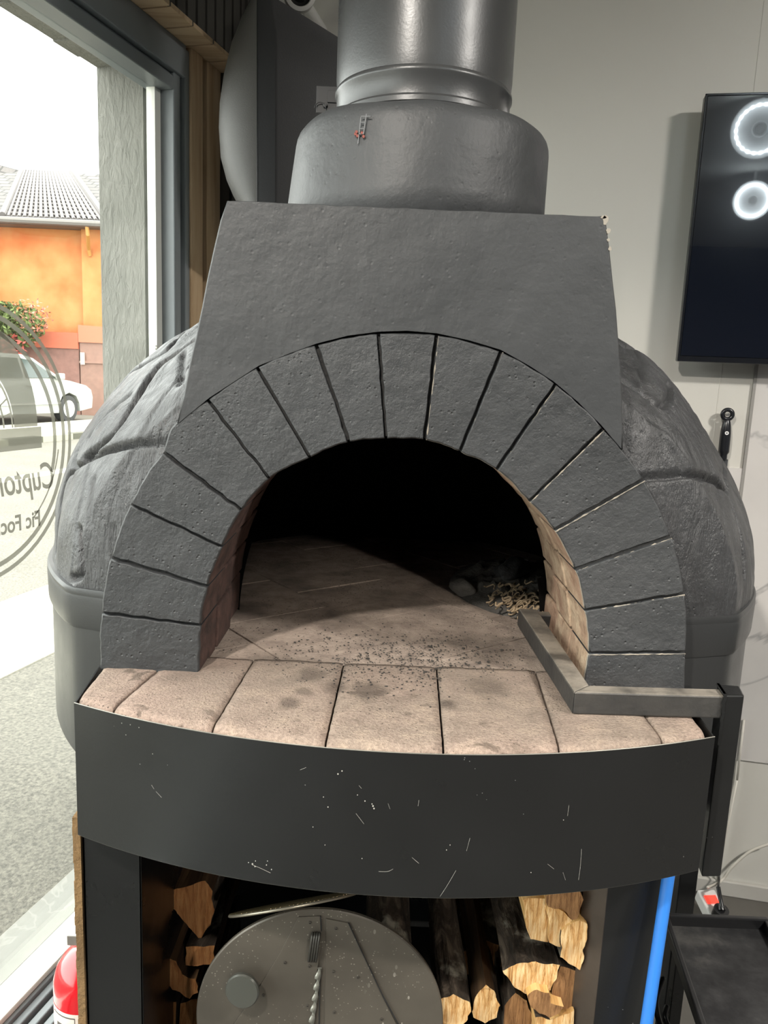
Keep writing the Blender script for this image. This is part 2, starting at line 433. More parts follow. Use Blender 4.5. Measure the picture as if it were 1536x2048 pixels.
bm = bmesh.new(); lbox(bm, U0, 5.2, 0, -.15, FLOOR-.1, CEIL, fn=BW); struct('wall_back', bm, WALLM)
bm = bmesh.new(); lbox(bm, -4.3, 3.0, -4.2, -4.4, FLOOR-.1, CEIL); struct('wall_right', bm, REARM)
bm = bmesh.new(); lbox(bm, -4.4, -4.2, 1.45, -4.4, FLOOR-.1, CEIL); struct('wall_rear', bm, REARM)
# exterior reveal of rough plaster around the window
def m_plaster():
    t = NT('rough_grey_plaster'); n1 = t.noise(60, 5, .6, t.map((1, 1, .35)), .6)
    c = t.ramp(t.noise(6, 4), [(.3, '74746E'), (.7, '878680')])
    return t.done(c, .9, 0, t.bump(n1, .008, 1.0), .2)
PLAST = m_plaster()
bm = bmesh.new(); lbox(bm, WS1-.01, WS1+.5, 1.285, 1.43, -.1, 2.36); struct('trim_1', bm, PLAST)
bm = bmesh.new()
# uneven lower edge of the plaster lintel
N = 60
for i in range(N):
    s0 = WS0+(WS1+.6-WS0)*i/N; s1 = WS0+(WS1+.6-WS0)*(i+1)/N
    lbox(bm, s0, s1, 1.285, 1.43, 2.335+.006*noise.noise(Vector((i*.7, 0, 0))), 2.9)
struct('trim_2', bm, PLAST)
# window frame (grey profiles with grooves)
wf = thing('window_1', LW(.4, 1.24, 0), None, None); wf['kind'] = 'structure'
bm = bmesh.new()
lbox(bm, WS1, WS1+.035, 1.275, 1.195, -.02, 2.38); lbox(bm, WS1+.035, WS1+.045, 1.27, 1.205, -.02, 2.38); lbox(bm, WS1+.045, WS1+.092, 1.275, 1.185, -.02, 2.39)
lbox(bm, WS0, WS1, 1.275, 1.195, WZ1, WZ1+.035); lbox(bm, WS0, WS1, 1.27, 1.205, WZ1+.035, WZ1+.045); lbox(bm, WS0, WS1+.05, 1.275, 1.185, WZ1+.045, WZ1+.13)
lbox(bm, WS0-.12, WS0, 1.275, 1.16, -.02, 2.42)
lbox(bm, WS0, WS1, 1.275, 1.18, -.06, WZ0-.012)
for k in range(3): lbox(bm, WS0, WS1, 1.18-.028*k, 1.18-.028*k-.020, -.06, .012-.008*k)
finish(bm, 'window_frame', FRAME, wf, bevel=.003)
bm = bmesh.new(); lbox(bm, WS0, WS1, 1.262, 1.188, WZ0-.012, WZ0+.006); finish(bm, 'window_sill', SKYGLINT, wf, bevel=.004)  # sill coloured white for the sky glare on the lower frame
bm = bmesh.new(); lbox(bm, WS1-.030, WS1-.001, 1.236, 1.262, WZ0, WZ1); 
for k in range(0, 150): lbox(bm, WS1-.034, WS1-.0295, 1.238, 1.248, WZ0+.2+k*.009, WZ0+.2045+k*.009)
finish(bm, 'glass_edge_glint', SKYGLINT, wf)  # white strip put where the glass edge mirrors the bright sky
bm = bmesh.new(); lbox(bm, WS0, WS1, 1.250, 1.244, WZ0, WZ1); finish(bm, 'window_pane', GLASS, wf)
bm = bmesh.new(); lbox(bm, WS0-.2, WS1+.6, 1.275, 1.40, -.06, .022)
def m_sillstone():
    t = NT('pale_sill_stone'); c = t.ramp(t.noise(6, 5, .6), [(.3, '605F57'), (.7, '706E66')])
    vein = t.math('ABSOLUTE', t.math('SUBTRACT', t.noise(3, 4, .55, None, .6), .5)); c = t.mix(t.ramp(vein, [(0.0, .6), (.012, 0.0)]), c, '7C7A72')
    return t.done(c, .4)
struct('trim_3', bm, m_sillstone(), bevel=.004)
# vertical battens right of the window, slatted soffit and bulkhead above it
bm = bmesh.new(); lbox(bm, WS1+.09, 2.42, 1.225, 1.205, -.06, 2.42); struct('trim_4', bm, FRAMED)
def s_at(px, py, off): return (AL(px, py, off)-C0).dot(DL)
for k, (a, b) in enumerate(((383, 406), (414, 441))):
    a, b = s_at(a, 300, 1.178), s_at(b, 300, 1.178)
    bm = bmesh.new(); lbox(bm, a, b, 1.21, 1.178, -.06, 2.40); struct('trim_%d' % (5+k), bm, BATTEN, bevel=.002)
BZ = 2.40
bm = bmesh.new()
s = WS0-.2
while s < 2.36:
    lbox(bm, s, s+.105, 1.22, 1.105, BZ, BZ+.012); s += .112
struct('trim_7', bm, SOFFIT, bevel=.001)
bm = bmesh.new(); lbox(bm, WS0-.2, 2.40, 1.22, 1.115, BZ+.012, CEIL)
s = WS0-.2
while s < 2.38:
    lbox(bm, s, s+.040, 1.116, 1.106, BZ+.002, CEIL); s += .052
struct('trim_8', bm, DBATTEN, bevel=.001)
# dark battens on the back wall in the corner
bm = bmesh.new(); uR = (AB(503, 5)-BW(0, 0, 0)).dot(DB)
lbox(bm, U0+.02, uR, 0, .012, FLOOR, CEIL, fn=BW)
u = uR-.034
while u > U0+.05:
    lbox(bm, u, u+.034, .012, .03, FLOOR, CEIL, fn=BW); u -= .055
struct('trim_9', bm, DBATTEN)
# marble panel, seams and baseboard on the back wall
def ub(px, py): return (AB(px, py)-BW(0, 0, 0)).dot(DB)
useam = ub(1507, 800); zm0 = AB(1470, 1517).z; zm1 = 1.62
bm = bmesh.new(); lbox(bm, useam, 5.0, 0, .006, zm0, zm1, fn=BW); lbox(bm, .55, useam-.008, 0, .006, zm0, 1.30, fn=BW); struct('trim_10', bm, MARBLE)
bm = bmesh.new(); lbox(bm, useam-.008, useam, 0, .009, zm0, zm1, fn=BW)
struct('trim_11', bm, BRASSY)
bm = bmesh.new(); um = ub(1436, 800); lbox(bm, um-.001, um+.001, 0, .001, zm0, CEIL, fn=BW); um = ub(1478, 100)
struct('trim_12', bm, WALLM)
bm = bmesh.new(); lbox(bm, .4, 5.0, 0, .014, FLOOR, FLOOR+.05, fn=BW); struct('baseboard_back', bm, plain('pale_baseboard', 'B5B2AC', .5), bevel=.003)

# ================================================================== OVEN
OX = 0.025
oven = thing('pizza_oven', (OX, 0.3, FLOOR), 'large black domed pizza oven with brick arch on a black steel stand by the window', 'oven')
HZ = 1.045                                       # hearth level
# ---- voussoir joints (inner, outer) on the front plane
J = [((397, 1350), (199, 1338)), ((402, 1250), (203, 1225)), ((415, 1173), (221, 1115)), ((445, 1093), (260, 1008)), ((482, 1020), (326, 904)),
     ((538, 957), (415, 800)), ((620, 915), (514, 735)), ((697, 884), (632, 690)), ((772, 877), (757, 667)), ((849, 879), (873, 670)),
     ((920, 903), (1002, 703)), ((993, 939), (1111, 768)), ((1058, 1002), (1206, 857)), ((1109, 1060), (1288, 958)), ((1150, 1139), (1343, 1073)),
     ((1169, 1220), (1369, 1186)), ((1178, 1306), (1372, 1304)), ((1166, 1374), (1370, 1382))]
JW = [(AY(*a), AY(*b)) for a, b in J]
AC = Vector((0.022, 0, 1.13))
def arc_mid(p, q, t, side):
    """point between p and q on the arch curve"""
    m = p.lerp(q, t)
    if m.z > 1.10:
        rp = (p-AC).length*(1-t)+(q-AC).length*t
        d = (m-AC).normalized(); m = AC + d*rp
    return m
GAP = .0019
def rough_line(a, b, n, amp, seed, fn=None):
    out = []
    for i in range(n):
        t = i/n; p = fn(a, b, t) if fn else a.lerp(b, t)
        k = noise.noise_vector(Vector((p.x*60+seed, p.z*60, seed*3.1)))
        if i > 0: p = p + Vector((k.x, 0, k.z))*amp*1.5
        out.append(p)
    return out
bm = bmesh.new()
for i in range(len(JW)-1):
    (a0, b0), (a1, b1) = JW[i], JW[i+1]
    # shrink by the joint gap
    d0 = (a1-a0).normalized(); d1 = (b1-b0).normalized()
    g = GAP*(1.0 if i != 4 and i != 5 else .8)
    A0 = a0+d0*(g if i else 0.0); A1 = a1-d0*(g if i < 16 else 0); B0 = b0+d1*(g*1.3 if i else 0); B1 = b1-d1*(g*1.3 if i < 16 else 0)
    yo = random.uniform(-.003, .003)
    inner = rough_line(A0, A1, 9, .0012, i+.3, lambda p, q, t: arc_mid(p, q, t, 0))
    s1 = rough_line(A1, B1, 12, .0015, i+7.3)
    outer = rough_line(B1, B0, 10, .0012, i+3.7, lambda p, q, t: arc_mid(p, q, t, 1))
    if i == 4:
        outer = [p+Vector((-.0135*math.sin(math.pi*q/len(outer)), 0, .002*math.sin(math.pi*q/len(outer)))) for q, p in enumerate(outer)]
    s2 = rough_line(B0, A0, 12, .0015, i+6.3)
    pts = inner+s1+outer+s2
    ni = len(inner)
    left = (a0.x+a1.x)/2 < 0.05
    # rounded front: small inset ring
    cen = sum(pts, Vector())/len(pts)
    ring0 = [bm.verts.new(Vector((p.x+(cen.x-p.x)*.035, yo, p.z+(cen.z-p.z)*.035))) for p in pts]
    ring1 = [bm.verts.new(Vector((p.x+(cen.x-p.x)*.008, yo+.0018, p.z+(cen.z-p.z)*.008))) for p in pts]
    ring2 = [bm.verts.new(Vector((p.x, yo+.006, p.z))) for p in pts]
    dep = .115
    ring3 = [bm.verts.new(Vector((p.x, dep, p.z))) for p in pts]
    f = bm.faces.new(ring0)
    n = len(pts)
    for ra, rb, k in ((ring0, ring1, 0), (ring1, ring2, 1), (ring2, ring3, 2)):
        for q in range(n):
            r2 = (q+1) % n
            ff = bm.faces.new((ra[q], ra[r2], rb[r2], rb[q])); ff.smooth = k < 2
            if k == 2 and q < ni: ff.material_index = 2 if left else 1
            if k == 1 and q < ni and not left: ff.material_index = 3
    bm.faces.new(ring3[::-1])
arch = finish(bm, 'brick_arch', [BLK, JAMB, JAMBR, PALEMORT], oven)
# pale dust caught on the upper edges of the lower right bricks
for i in range(9, 17):
    a, b = JW[i]; dn = (JW[min(i+1, 17)][0]-a).normalized()*.0034
    bm = bmesh.new(); n_ = 46; pts = []; rs = []
    for k in range(n_):
        t = k/(n_-1); p = a.lerp(b, t)+dn; w_ = noise.noise(Vector((t*14+i*5, i*2.7, 0)))
        pts.append(p+Vector((0, .0004, noise.noise(Vector((t*30, i, 4)))*.0012))); rs.append(max(.0002, .0008+.0014*w_))
    tube(bm, pts, rs, 6); o_ = finish(bm, 'mortar_dust', PALEMORT, arch, smooth=True)
# mortar behind the bricks
bm = bmesh.new()
inn = [JW[i][0] for i in range(len(JW))]; out_ = [JW[i][1] for i in range(len(JW))]
def dense(pts, n=6):
    o = []
    for i in range(len(pts)-1):
        for k in range(n): o.append(arc_mid(pts[i], pts[i+1], k/n, 0))
    o.append(pts[-1]); return o
di, do = dense(inn), dense(out_)
for i in range(len(di)-1):
    q = [di[i]+(do[i]-di[i]).normalized()*.003, di[i+1]+(do[i+1]-di[i+1]).normalized()*.003, do[i+1], do[i]]
    a = [Vector((p.x, .007, p.z)) for p in q]; b = [Vector((p.x, .112, p.z)) for p in q]
    hexa(bm, a, b)
finish(bm, 'mortar', MORTAR, oven)
# second, deeper ring of unpainted bricks lining the mouth
bm = bmesh.new()
for i in range(len(JW)-1):
    for rowy0, rowy1, shr in ((.116, .225, .004), (.227, .345, .010)):
        (a0, b0), (a1, b1) = JW[i], JW[i+1]
        g0 = (b0-a0).normalized(); g1 = (b1-a1).normalized(); js = random.uniform(-.0025, .0025)
        A = [arc_mid(a0, a1, t, 0) for t in (.04, .35, .65, .96)]
        ou = [arc_mid(b0, b1, t, 0) for t in (.96, .65, .35, .04)]
        A2 = [p - (AC-p).normalized()*0 + (Vector((AC.x, 0, max(p.z, 1.13) if p.z > 1.13 else p.z))-p).normalized()*(-shr+js+.006) if p.z > 1.13 else p+Vector((math.copysign(1, -p.x)*(-shr+js+.006), 0, 0)) for p in A]
        ou = [A[3-k].lerp(ou[k], .5) for k in range(4)]
        pts = A2+ou
        prism(bm, [Vector((p.x, rowy0, p.z)) for p in pts], (0, rowy1-rowy0, 0), 1 if (a0.x+a1.x) < .1 else 0, 1 if (a0.x+a1.x) < .1 else 0)
finish(bm, 'mouth_lining', [JAMB, JAMBR], oven, bevel=.003)
# ---- hood: plastered plate above the arch, running back into the dome
arcL = [AY(*p) for p in [(352, 850), (415, 797), (514, 732), (574, 708), (632, 687), (695, 672), (757, 664), (815, 662), (875, 667), (940, 681), (1002, 700), (1060, 732), (1111, 765), (1160, 806), (1206, 852), (1248, 900)]]
hoodL = [AY(*p) for p in [(352, 848), (364, 795), (376, 735), (389, 675), (402, 615), (414, 555), (427, 495), (440, 440), (453, 401)]]
hoodR = [AY(*p) for p in [(1206, 431), (1213, 440), (1220, 500), (1227, 560), (1234, 620), (1239, 680), (1243, 740), (1246, 800), (1248, 865)]]
outl = hoodL + [Vector((x, 0, 1.756+.002*noise.noise(Vector((x*30, 0, 0))))) for x in np.linspace(-.236, .285, 22)] + hoodR + arcL[::-1][0:-1]
outl = [p + Vector((noise.noise(p*50)*.0012, 0, noise.noise(p*50+Vector((9, 9, 9)))*.0012)) for p in outl]
bm = bmesh.new()
cen = Vector((.02, 0, 1.62))
def rim(fr, y): return [bm.verts.new(Vector((p.x+(cen.x-p.x)*fr, y, p.z+(cen.z-p.z)*fr))) for p in outl]
r0, r1, r2_, r3 = rim(.012, -.001), rim(.004, .001), rim(0, .006), rim(0, .46)
bm.faces.new(r0)
for ra, rb in ((r0, r1), (r1, r2_), (r2_, r3)):
    for q in range(len(outl)):
        k = (q+1) % len(outl); bm.faces.new((ra[q], ra[k], rb[k], rb[q])).smooth = True
bm.faces.new(r3[::-1])
# chipped pale corner
hood = finish(bm, 'hood', [SMB], oven)
bm = bmesh.new()
for px, py, a, b in ((1213, 440, 5, 9), (1219, 462, 4, 5), (1219, 480, 3, 3), (1222, 497, 3, 4), (1209, 434, 5, 3)):
    c = AY(px-2, py, -.0016); k = 9
    pts = [c + Vector((math.cos(t)*a*.00078*(1+.3*math.sin(3*t+px)), 0, math.sin(t)*b*.00078)) for t in [2*math.pi*i/k for i in range(k)]]
    prism(bm, pts, (0, .003, 0))
ch = finish(bm, 'plaster_chip', plain('bare_plaster', '8F897F', .9), hood); ch['label'] = 'small chips showing bare plaster at the corner'
# ---- chimney collar (rendered concrete drum) and flue pipe
def ringverts(bm, cx, cy, z, rx, ry, n=72): return [bm.verts.new((cx+rx*math.cos(2*math.pi*i/n), cy+ry*math.sin(2*math.pi*i/n), z)) for i in range(n)]
bm = bmesh.new(); CY = .27
zs = [1.742, 1.80, 1.85, 1.893, 1.904, 1.912, 1.918, 1.922, 1.924, 1.925]
shr = [0, 0, 0, .0, .0010, .0035, .0075, .013, .021, .08]
rings = []
for z, sh in zip(zs, shr):
    t = (z-1.742)/(1.94-1.742)
    xl = -.196+.024*t; xr = .256-.002*t
    cx = (xl+xr)/2; rx = (xr-xl)/2-sh
    ring = []
    for i in range(96):
        a = 2*math.pi*i/96; k = noise.noise(Vector((math.cos(a)*2.2, math.sin(a)*2.2, z*6)))*.005
        ring.append(bm.verts.new((cx+(rx+k)*math.cos(a), CY+(rx+k)*math.sin(a), z+(noise.noise(Vector((math.cos(a)*2, math.sin(a)*2, 5)))*.006 if z > 1.9 else 0))))
    rings.append(ring)
for a, b in zip(rings[:-1], rings[1:]):
    for i in range(96): bm.faces.new((a[i], a[(i+1) % 96], b[(i+1) % 96], b[i])).smooth = True
bm.faces.new(rings[-1]); bm.faces.new(rings[0][::-1])
collar = finish(bm, 'chimney_collar', SMB, oven)
# incised ladder-like marks and reddish scrape on the collar
def on_collar(px, py):
    d = ray(px, py); cx, r = .035, .221
    ox, oy = CAM.x-cx, CAM.y-CY; A = d.x**2+d.y**2; B = 2*(ox*d.x+oy*d.y); Cc = ox*ox+oy*oy-r*r
    t = (-B-math.sqrt(B*B-4*A*Cc))/(2*A); return CAM+d*t
bm = bmesh.new()
for seg in (((722, 235), (716, 288)), ((733, 228), (727, 268)), ((722, 233), (742, 233)), ((721, 245), (731, 245)), ((719, 258), (729, 257)), ((718, 268), (727, 268))):
    tube(bm, [on_collar(*seg[0]), on_collar(*seg[1])], .0009, 5)
finish(bm, 'scratch_mark', plain('grey_scratch', '6A6C6E', .6), collar)
bm = bmesh.new()
for px, py in ((711, 268), (715, 272), (724, 266), (727, 273), (713, 264)):
    cyl(bm, on_collar(px, py)+Vector((0, .002, 0)), on_collar(px, py)-Vector((0, .0012, 0)), .0022, 7)
finish(bm, 'red_mark', plain('red_primer', '7A3A30', .6), collar)
bm = bmesh.new()
pr = .1475; pxc = .037
prof = [(pr, 1.90), (pr, 1.936), (pr+.0035, 1.939), (pr+.0035, 1.946), (pr, 1.950), (pr, 1.978), (pr+.003, 1.982), (pr+.003, 1.987), (pr, 1.991), (pr+.0015, 2.01), (pr+.0015, 2.6), (pr+.0015, CEIL)]
lathe(bm, (pxc, CY, 0), prof, 96)
PIPEM = m_steel('satin_black_flue', .055, .32, False, 0.3)
finish(bm, 'flue_pipe', PIPEM, oven, smooth=True, autos=40)
bm = bmesh.new(); p0 = AY(655, 200, .34); box(bm, p0, (.040, .003, .045)); cyl(bm, p0+Vector((-.004, -.002, -.01)), p0+Vector((-.004, -.006, -.01)), .004, 12)
tube(bm, [p0+Vector((-.012+.010*math.cos(t), -.006, -.016+.010*math.sin(t))) for t in np.linspace(0, math.pi, 9)], .001, 6)
tube(bm, [p0+Vector((.02, 0, .03)), p0+Vector((.02, 0, -.03))], .002, 6); box(bm, p0+Vector((.03, -.002, .005)), (.06, .004, .02))
finish(bm, 'pipe_bracket', plain('dark_bracket', (.018, .019, .021), .5), oven, bevel=.001)
# ---- dome with cracked hand-laid plaster
DC = (.038, .540); DR, DZ0, DH, DP = .718, 1.145, .582, 2.0
def dome_pt(a, t):
    zz = DZ0+DH*t; rr = DR*(1-t**DP)**(1/DP); return np.array([DC[0]+rr*math.cos(a), DC[1]+rr*math.sin(a), zz])
def hit_dome(px, py):
    d = ray(px, py); last = None
    for k in range(1, 4000):
        p = CAM+d*(k*.0008)
        t = (p.z-DZ0)/DH
        if t < -.05 or t > 1: continue
        rr = DR*(1-max(t, 0)**DP)**(1/DP); r = math.hypot(p.x-DC[0], p.y-DC[1])
        if last is None or r-rr < last[0]: last = (r-rr, p.copy())
        if r <= rr: return p
    return last[1]
LINES = [[(383, 680), (312, 732), (269, 794), (219, 868), (164, 917)], [(330, 874), (219, 896), (150, 935)], [(150, 935), (133, 966), (113, 1048), (106, 1103)],
         [(164, 872), (148, 943)], [(205, 1064), (207, 1161)], [(156, 1060), (156, 1146), (141, 1157)], [(363, 704), (359, 763)], [(375, 662), (330, 700), (262, 745)],
         [(255, 790), (215, 822), (178, 870)], [(1300, 973), (1375, 952), (1427, 956), (1462, 986)], [(1462, 986), (1482, 1070), (1488, 1150)],
         [(1375, 951), (1349, 909), (1324, 873)], [(1245, 755), (1289, 786), (1320, 812), (1344, 786), (1340, 768)], [(1245, 689), (1298, 715), (1346, 762)],
         [(1346, 762), (1400, 830), (1450, 900), (1462, 986)], [(185, 960), (178, 1010), (172, 1050)], [(290, 940), (262, 990), (240, 1040)]]
DEP = [.020, .015, .016, .010, .008, .010, .006, .012, .006, .013, .012, .005, .007, .010, .005, .004, .004]
segs = []
for ln, dp in zip(LINES, DEP):
    P = [hit_dome(*p) for p in ln]
    P = smoothpath(P, 5)
    for a, b in zip(P[:-1], P[1:]): segs.append((np.array(a), np.array(b), dp))
def soft(y): return y if y > .07 else .07-(.07-y)*.30
ang = np.radians(np.concatenate([np.linspace(-200, 20, 860, endpoint=False), np.linspace(20, 160, 60, endpoint=False)])); tt = np.concatenate([np.linspace(0, .92, 190), np.linspace(.925, .999, 12)])
NA, NT_ = len(ang), len(tt)
P = np.zeros((NT_, NA, 3)); rr = DR*(1-tt**DP)**(1/DP)
P[:, :, 0] = DC[0]+rr[:, None]*np.cos(ang)[None]; P[:, :, 1] = DC[1]+rr[:, None]*np.sin(ang)[None]; P[:, :, 2] = (DZ0+DH*tt)[:, None]
disp = np.zeros((NT_, NA))
for a, b, dp in segs:
    ab = b-a; L2 = (ab@ab)+1e-12
    s = np.clip(((P-a)@ab)/L2, 0, 1); d = np.linalg.norm(P-(a+s[..., None]*ab), axis=-1)
    disp = np.minimum(disp, -1.35*dp*np.exp(-(d/.0065)**2))
bm = bmesh.new(); vv = []
for i in range(NT_):
    row = []
    for j in range(NA):
        p = Vector(P[i, j]); nrm = Vector((math.cos(ang[j])*(1-.6*tt[i]), math.sin(ang[j])*(1-.6*tt[i]), tt[i])).normalized()
        big = noise.noise(p*3.2)*.013; mid = noise.noise(Vector((p.x*16, p.y*16, p.z*5)))*.006; fin = noise.noise(Vector((p.x*45, p.y*45, p.z*14)))*.0016
        rid = -max(0, .05-abs(noise.noise(Vector((p.x*8+4, p.y*8, p.z*3)))))*.055
        k = 1 if tt[i] > .02 else 0
        row.append(bm.verts.new(p+nrm*(disp[i, j]+(big+mid+fin+rid)*min(1, tt[i]*12))))
    vv.append(row)
def face_out(x, z):
    """half-open test: is (x,z) inside the outline of arch + hood"""
    if z > 1.75: return False
    if z < 1.10: return -.436 < x < .484
    if z < 1.44:
        r = .446; dx = x-.024; return dx*dx+(z-1.13)**2 < (r+.02*(1-min(1, (z-1.1)/.2)))**2
    xl = -.317+(z-1.435)*.23; xr = .352-(z-1.435)*.17
    return xl < x < xr
for row in vv:
    for v_ in row: v_.co.y = soft(v_.co.y)
for i in range(NT_-1):
    for j in range(NA):
        q = (vv[i][j], vv[i][(j+1) % NA], vv[i+1][(j+1) % NA], vv[i+1][j])
        c = (q[0].co+q[2].co)/2
        if c.y < .47 and ((c.x-.022)**2+(max(c.z, 1.13)-1.13)**2 < .345**2): continue
        f = bm.faces.new(q); f.smooth = True
for v_ in [v_ for v_ in bm.verts if not v_.link_faces]: bm.verts.remove(v_)
dome = finish(bm, 'dome', DOMEM, oven)
# soft layered lip at the foot of the dome, then the steel drum
def arc_ring(bm, prof, a0, a1, n=160, c=DC, mi=0):
    rows = []
    for i in range(n+1):
        a = a0+(a1-a0)*i/n; rows.append([bm.verts.new((c[0]+r*math.cos(a), soft(c[1]+r*math.sin(a)), z)) for r, z in prof])
    m = len(prof)
    for i in range(n):
        for k in range(m):
            l = (k+1) % m; f = bm.faces.new((rows[i][k], rows[i][l], rows[i+1][l], rows[i+1][k])); f.material_index = mi
    bm.faces.new(rows[0][::-1]); bm.faces.new(rows[-1])
# the drum is open where the arch stands: angles measured around the dome centre
aR = -math.acos((.46-DC[0])/.730); aL = math.acos((-.41-DC[0])/.730)*-1
A0, A1 = aR, aL+2*math.pi
bm = bmesh.new()
arc_ring(bm, [(.718, 1.095), (.722, 1.090), (.7245, 1.096), (.7255, 1.140), (.724, 1.146), (.716, 1.146)], A0, A1)
arc_ring(bm, [(.706, 1.146), (.724, 1.146), (.725, 1.152), (.722, 1.158), (.706, 1.160)], A0, A1)
finish(bm, 'drum_band', DRUM, oven, smooth=True, autos=30)
bm = bmesh.new()
arc_ring(bm, [(.712, .86), (.717, .86), (.718, .865), (.718, 1.097), (.712, 1.097)], A0-.0, A1)
finish(bm, 'drum', DRUM, oven, smooth=True, autos=30)
bm = bmesh.new(); lathe(bm, (DC[0], DC[1], 0), [(0, .86), (.716, .86), (.716, .875), (0, .875)], 96); finish(bm, 'drum_floor', DRUM, oven)
# ---- inner chamber (soot black)
bm = bmesh.new(); IC = (.03, .70); IR, IH = .475, .44
NA2, NT2 = 96, 40; g = []
for i in range(NT2):
    t = i/(NT2-1)*.999; r = IR*math.sqrt(1-t*t); g.append([bm.verts.new((IC[0]+r*math.cos(2*math.pi*j/NA2), IC[1]+r*math.sin(2*math.pi*j/NA2), HZ-.02+IH*t)) for j in range(NA2)])
for i in range(NT2-1):
    for j in range(NA2):
        q = (g[i][j], g[i][(j+1) % NA2], g[i+1][(j+1) % NA2], g[i+1][j]); c = (q[0].co+q[2].co)/2
        if c.y < .45 and abs(c.x-.022) < .30 and (c.z < 1.13 or (c.x-.022)**2+(c.z-1.13)**2 < .30**2): continue
        bm.faces.new(q).smooth = True
ch_ = finish(bm, 'fire_chamber', SOOT, oven)
# ---- oven floor of diagonal tiles
bm = bmesh.new()
rot = R(38); cx0, cy0 = .107, .115; TS = .235
ex = Vector((math.cos(rot), math.sin(rot), 0)); ey = Vector((-math.sin(rot), math.cos(rot), 0))
for i in range(-7, 8):
    for j in range(-7, 8):
        c = Vector((cx0, cy0, 0))+ex*((i+.5)*TS)+ey*((j+.5)*TS+(TS*.5 if i % 2 else 0))
        zt = HZ-.001+random.uniform(-.0012, .0012)
        rm = Matrix((ex, ey, Vector((0, 0, 1)))).transposed()
        box(bm, (c.x, c.y, zt-.02), (TS-.0035, TS-.0035, .04), rm)
def cut(bm, co, no):
    geom = bm.verts[:]+bm.edges[:]+bm.faces[:]
    r = bmesh.ops.bisect_plane(bm, geom=geom, plane_co=co, plane_no=no, clear_outer=True)
    ed = [e for e in r['geom_cut'] if isinstance(e, bmesh.types.BMEdge)]
    if ed: bmesh.ops.holes_fill(bm, edges=ed, sides=0)
cut(bm, (0, .066, 0), (0, -1, 0)); cut(bm, (-.40, 0, 0), (-1, 0, 0)); cut(bm, (.46, 0, 0), (1, 0, 0)); cut(bm, (0, 1.10, 0), (0, 1, 0))
finish(bm, 'oven_floor', OFLOOR, oven, bevel=.0015, seg=1)
# ---- hearth slabs in front
AR = [AZ(px, py, HZ) for px, py in ((148, 1408), (420, 1468), (645, 1498), (880, 1513), (1115, 1508), (1430, 1476))]
P3 = (AR[0], Vector((.03, -.2335, HZ)), AR[5])
ax, ay = P3[0].x, P3[0].y; bx, by = P3[1].x, P3[1].y; cx_, cy_ = P3[2].x, P3[2].y
dd = 2*(ax*(by-cy_)+bx*(cy_-ay)+cx_*(ay-by))
UX = ((ax*ax+ay*ay)*(by-cy_)+(bx*bx+by*by)*(cy_-ay)+(cx_*cx_+cy_*cy_)*(ay-by))/dd
UY = ((ax*ax+ay*ay)*(cx_-bx)+(bx*bx+by*by)*(ax-cx_)+(cx_*cx_+cy_*cy_)*(bx-ax))/dd
UR = math.hypot(ax-UX, ay-UY)
def yarc(x, d=0.0): return UY-math.sqrt(max(0, (UR-d)**2-(x-UX)**2))
XJ = [-.424, -.366, -.217, -.063, .090, .243, .392, .462]
XB = [-.436, -.337, -.205, -.056, .098, .262, .392, .470]
bm = bmesh.new()
for i in range(7):
    x0, x1, b0, b1 = XJ[i]+.0015, XJ[i+1]-.0015, XB[i]+.0014, XB[i+1]-.0014
    nx, ny = 14, 26; top = {}
    zo = random.uniform(-.001, .0015)
    yb = .063+random.uniform(0, .0) if 0 < i < 6 else .07
    for a in range(nx+1):
        for b in range(ny+1):
            u = a/nx; t = b/ny
            xf = x0+(x1-x0)*u; yf = yarc(xf, .006); xx = xf+((b0+(b1-b0)*u)-xf)*t; yy = yf+(yb-yf)*t
            e = min(a, nx-a)/nx*(x1-x0); ef = t*(yb-yf)
            z = HZ+.004+zo
            z -= .0018*math.exp(-e/.0018)+.008*math.exp(-ef/.006)
            z += noise.noise(Vector((xx*40, yy*40, i)))*.0012
            top[a, b] = bm.verts.new((xx+noise.noise(Vector((xx*90, yy*90, 3)))*.0008*(1 if e < .001 else 0), yy+noise.noise(Vector((xx*80, 0, i*7)))*.003*(1 if b == 0 else 0), z))
    for a in range(nx):
        for b in range(ny): bm.faces.new((top[a, b], top[a+1, b], top[a+1, b+1], top[a, b+1])).smooth = True
    loop = [top[a, 0] for a in range(nx+1)]+[top[nx, b] for b in range(1, ny+1)]+[top[a, ny] for a in range(nx-1, -1, -1)]+[top[0, b] for b in range(ny-1, 0, -1)]
    low = [bm.verts.new((v_.co.x, v_.co.y, HZ-.045)) for v_ in loop]
    for k in range(len(loop)):
        l = (k+1) % len(loop); bm.faces.new((loop[k], low[k], low[l], loop[l]))
    bm.faces.new(low)
finish(bm, 'hearth_slabs', HEARTH, oven)
# dark bed under the joints
bm = bmesh.new(); N = 24
pts = [Vector((x, yarc(x, .004), HZ-.022)) for x in np.linspace(-.425, .465, N)]+[Vector((.47, .12, HZ-.022)), Vector((-.437, .12, HZ-.022))]
prism(bm, pts, (0, 0, -.16)); finish(bm, 'hearth_bed', MORTAR, oven)
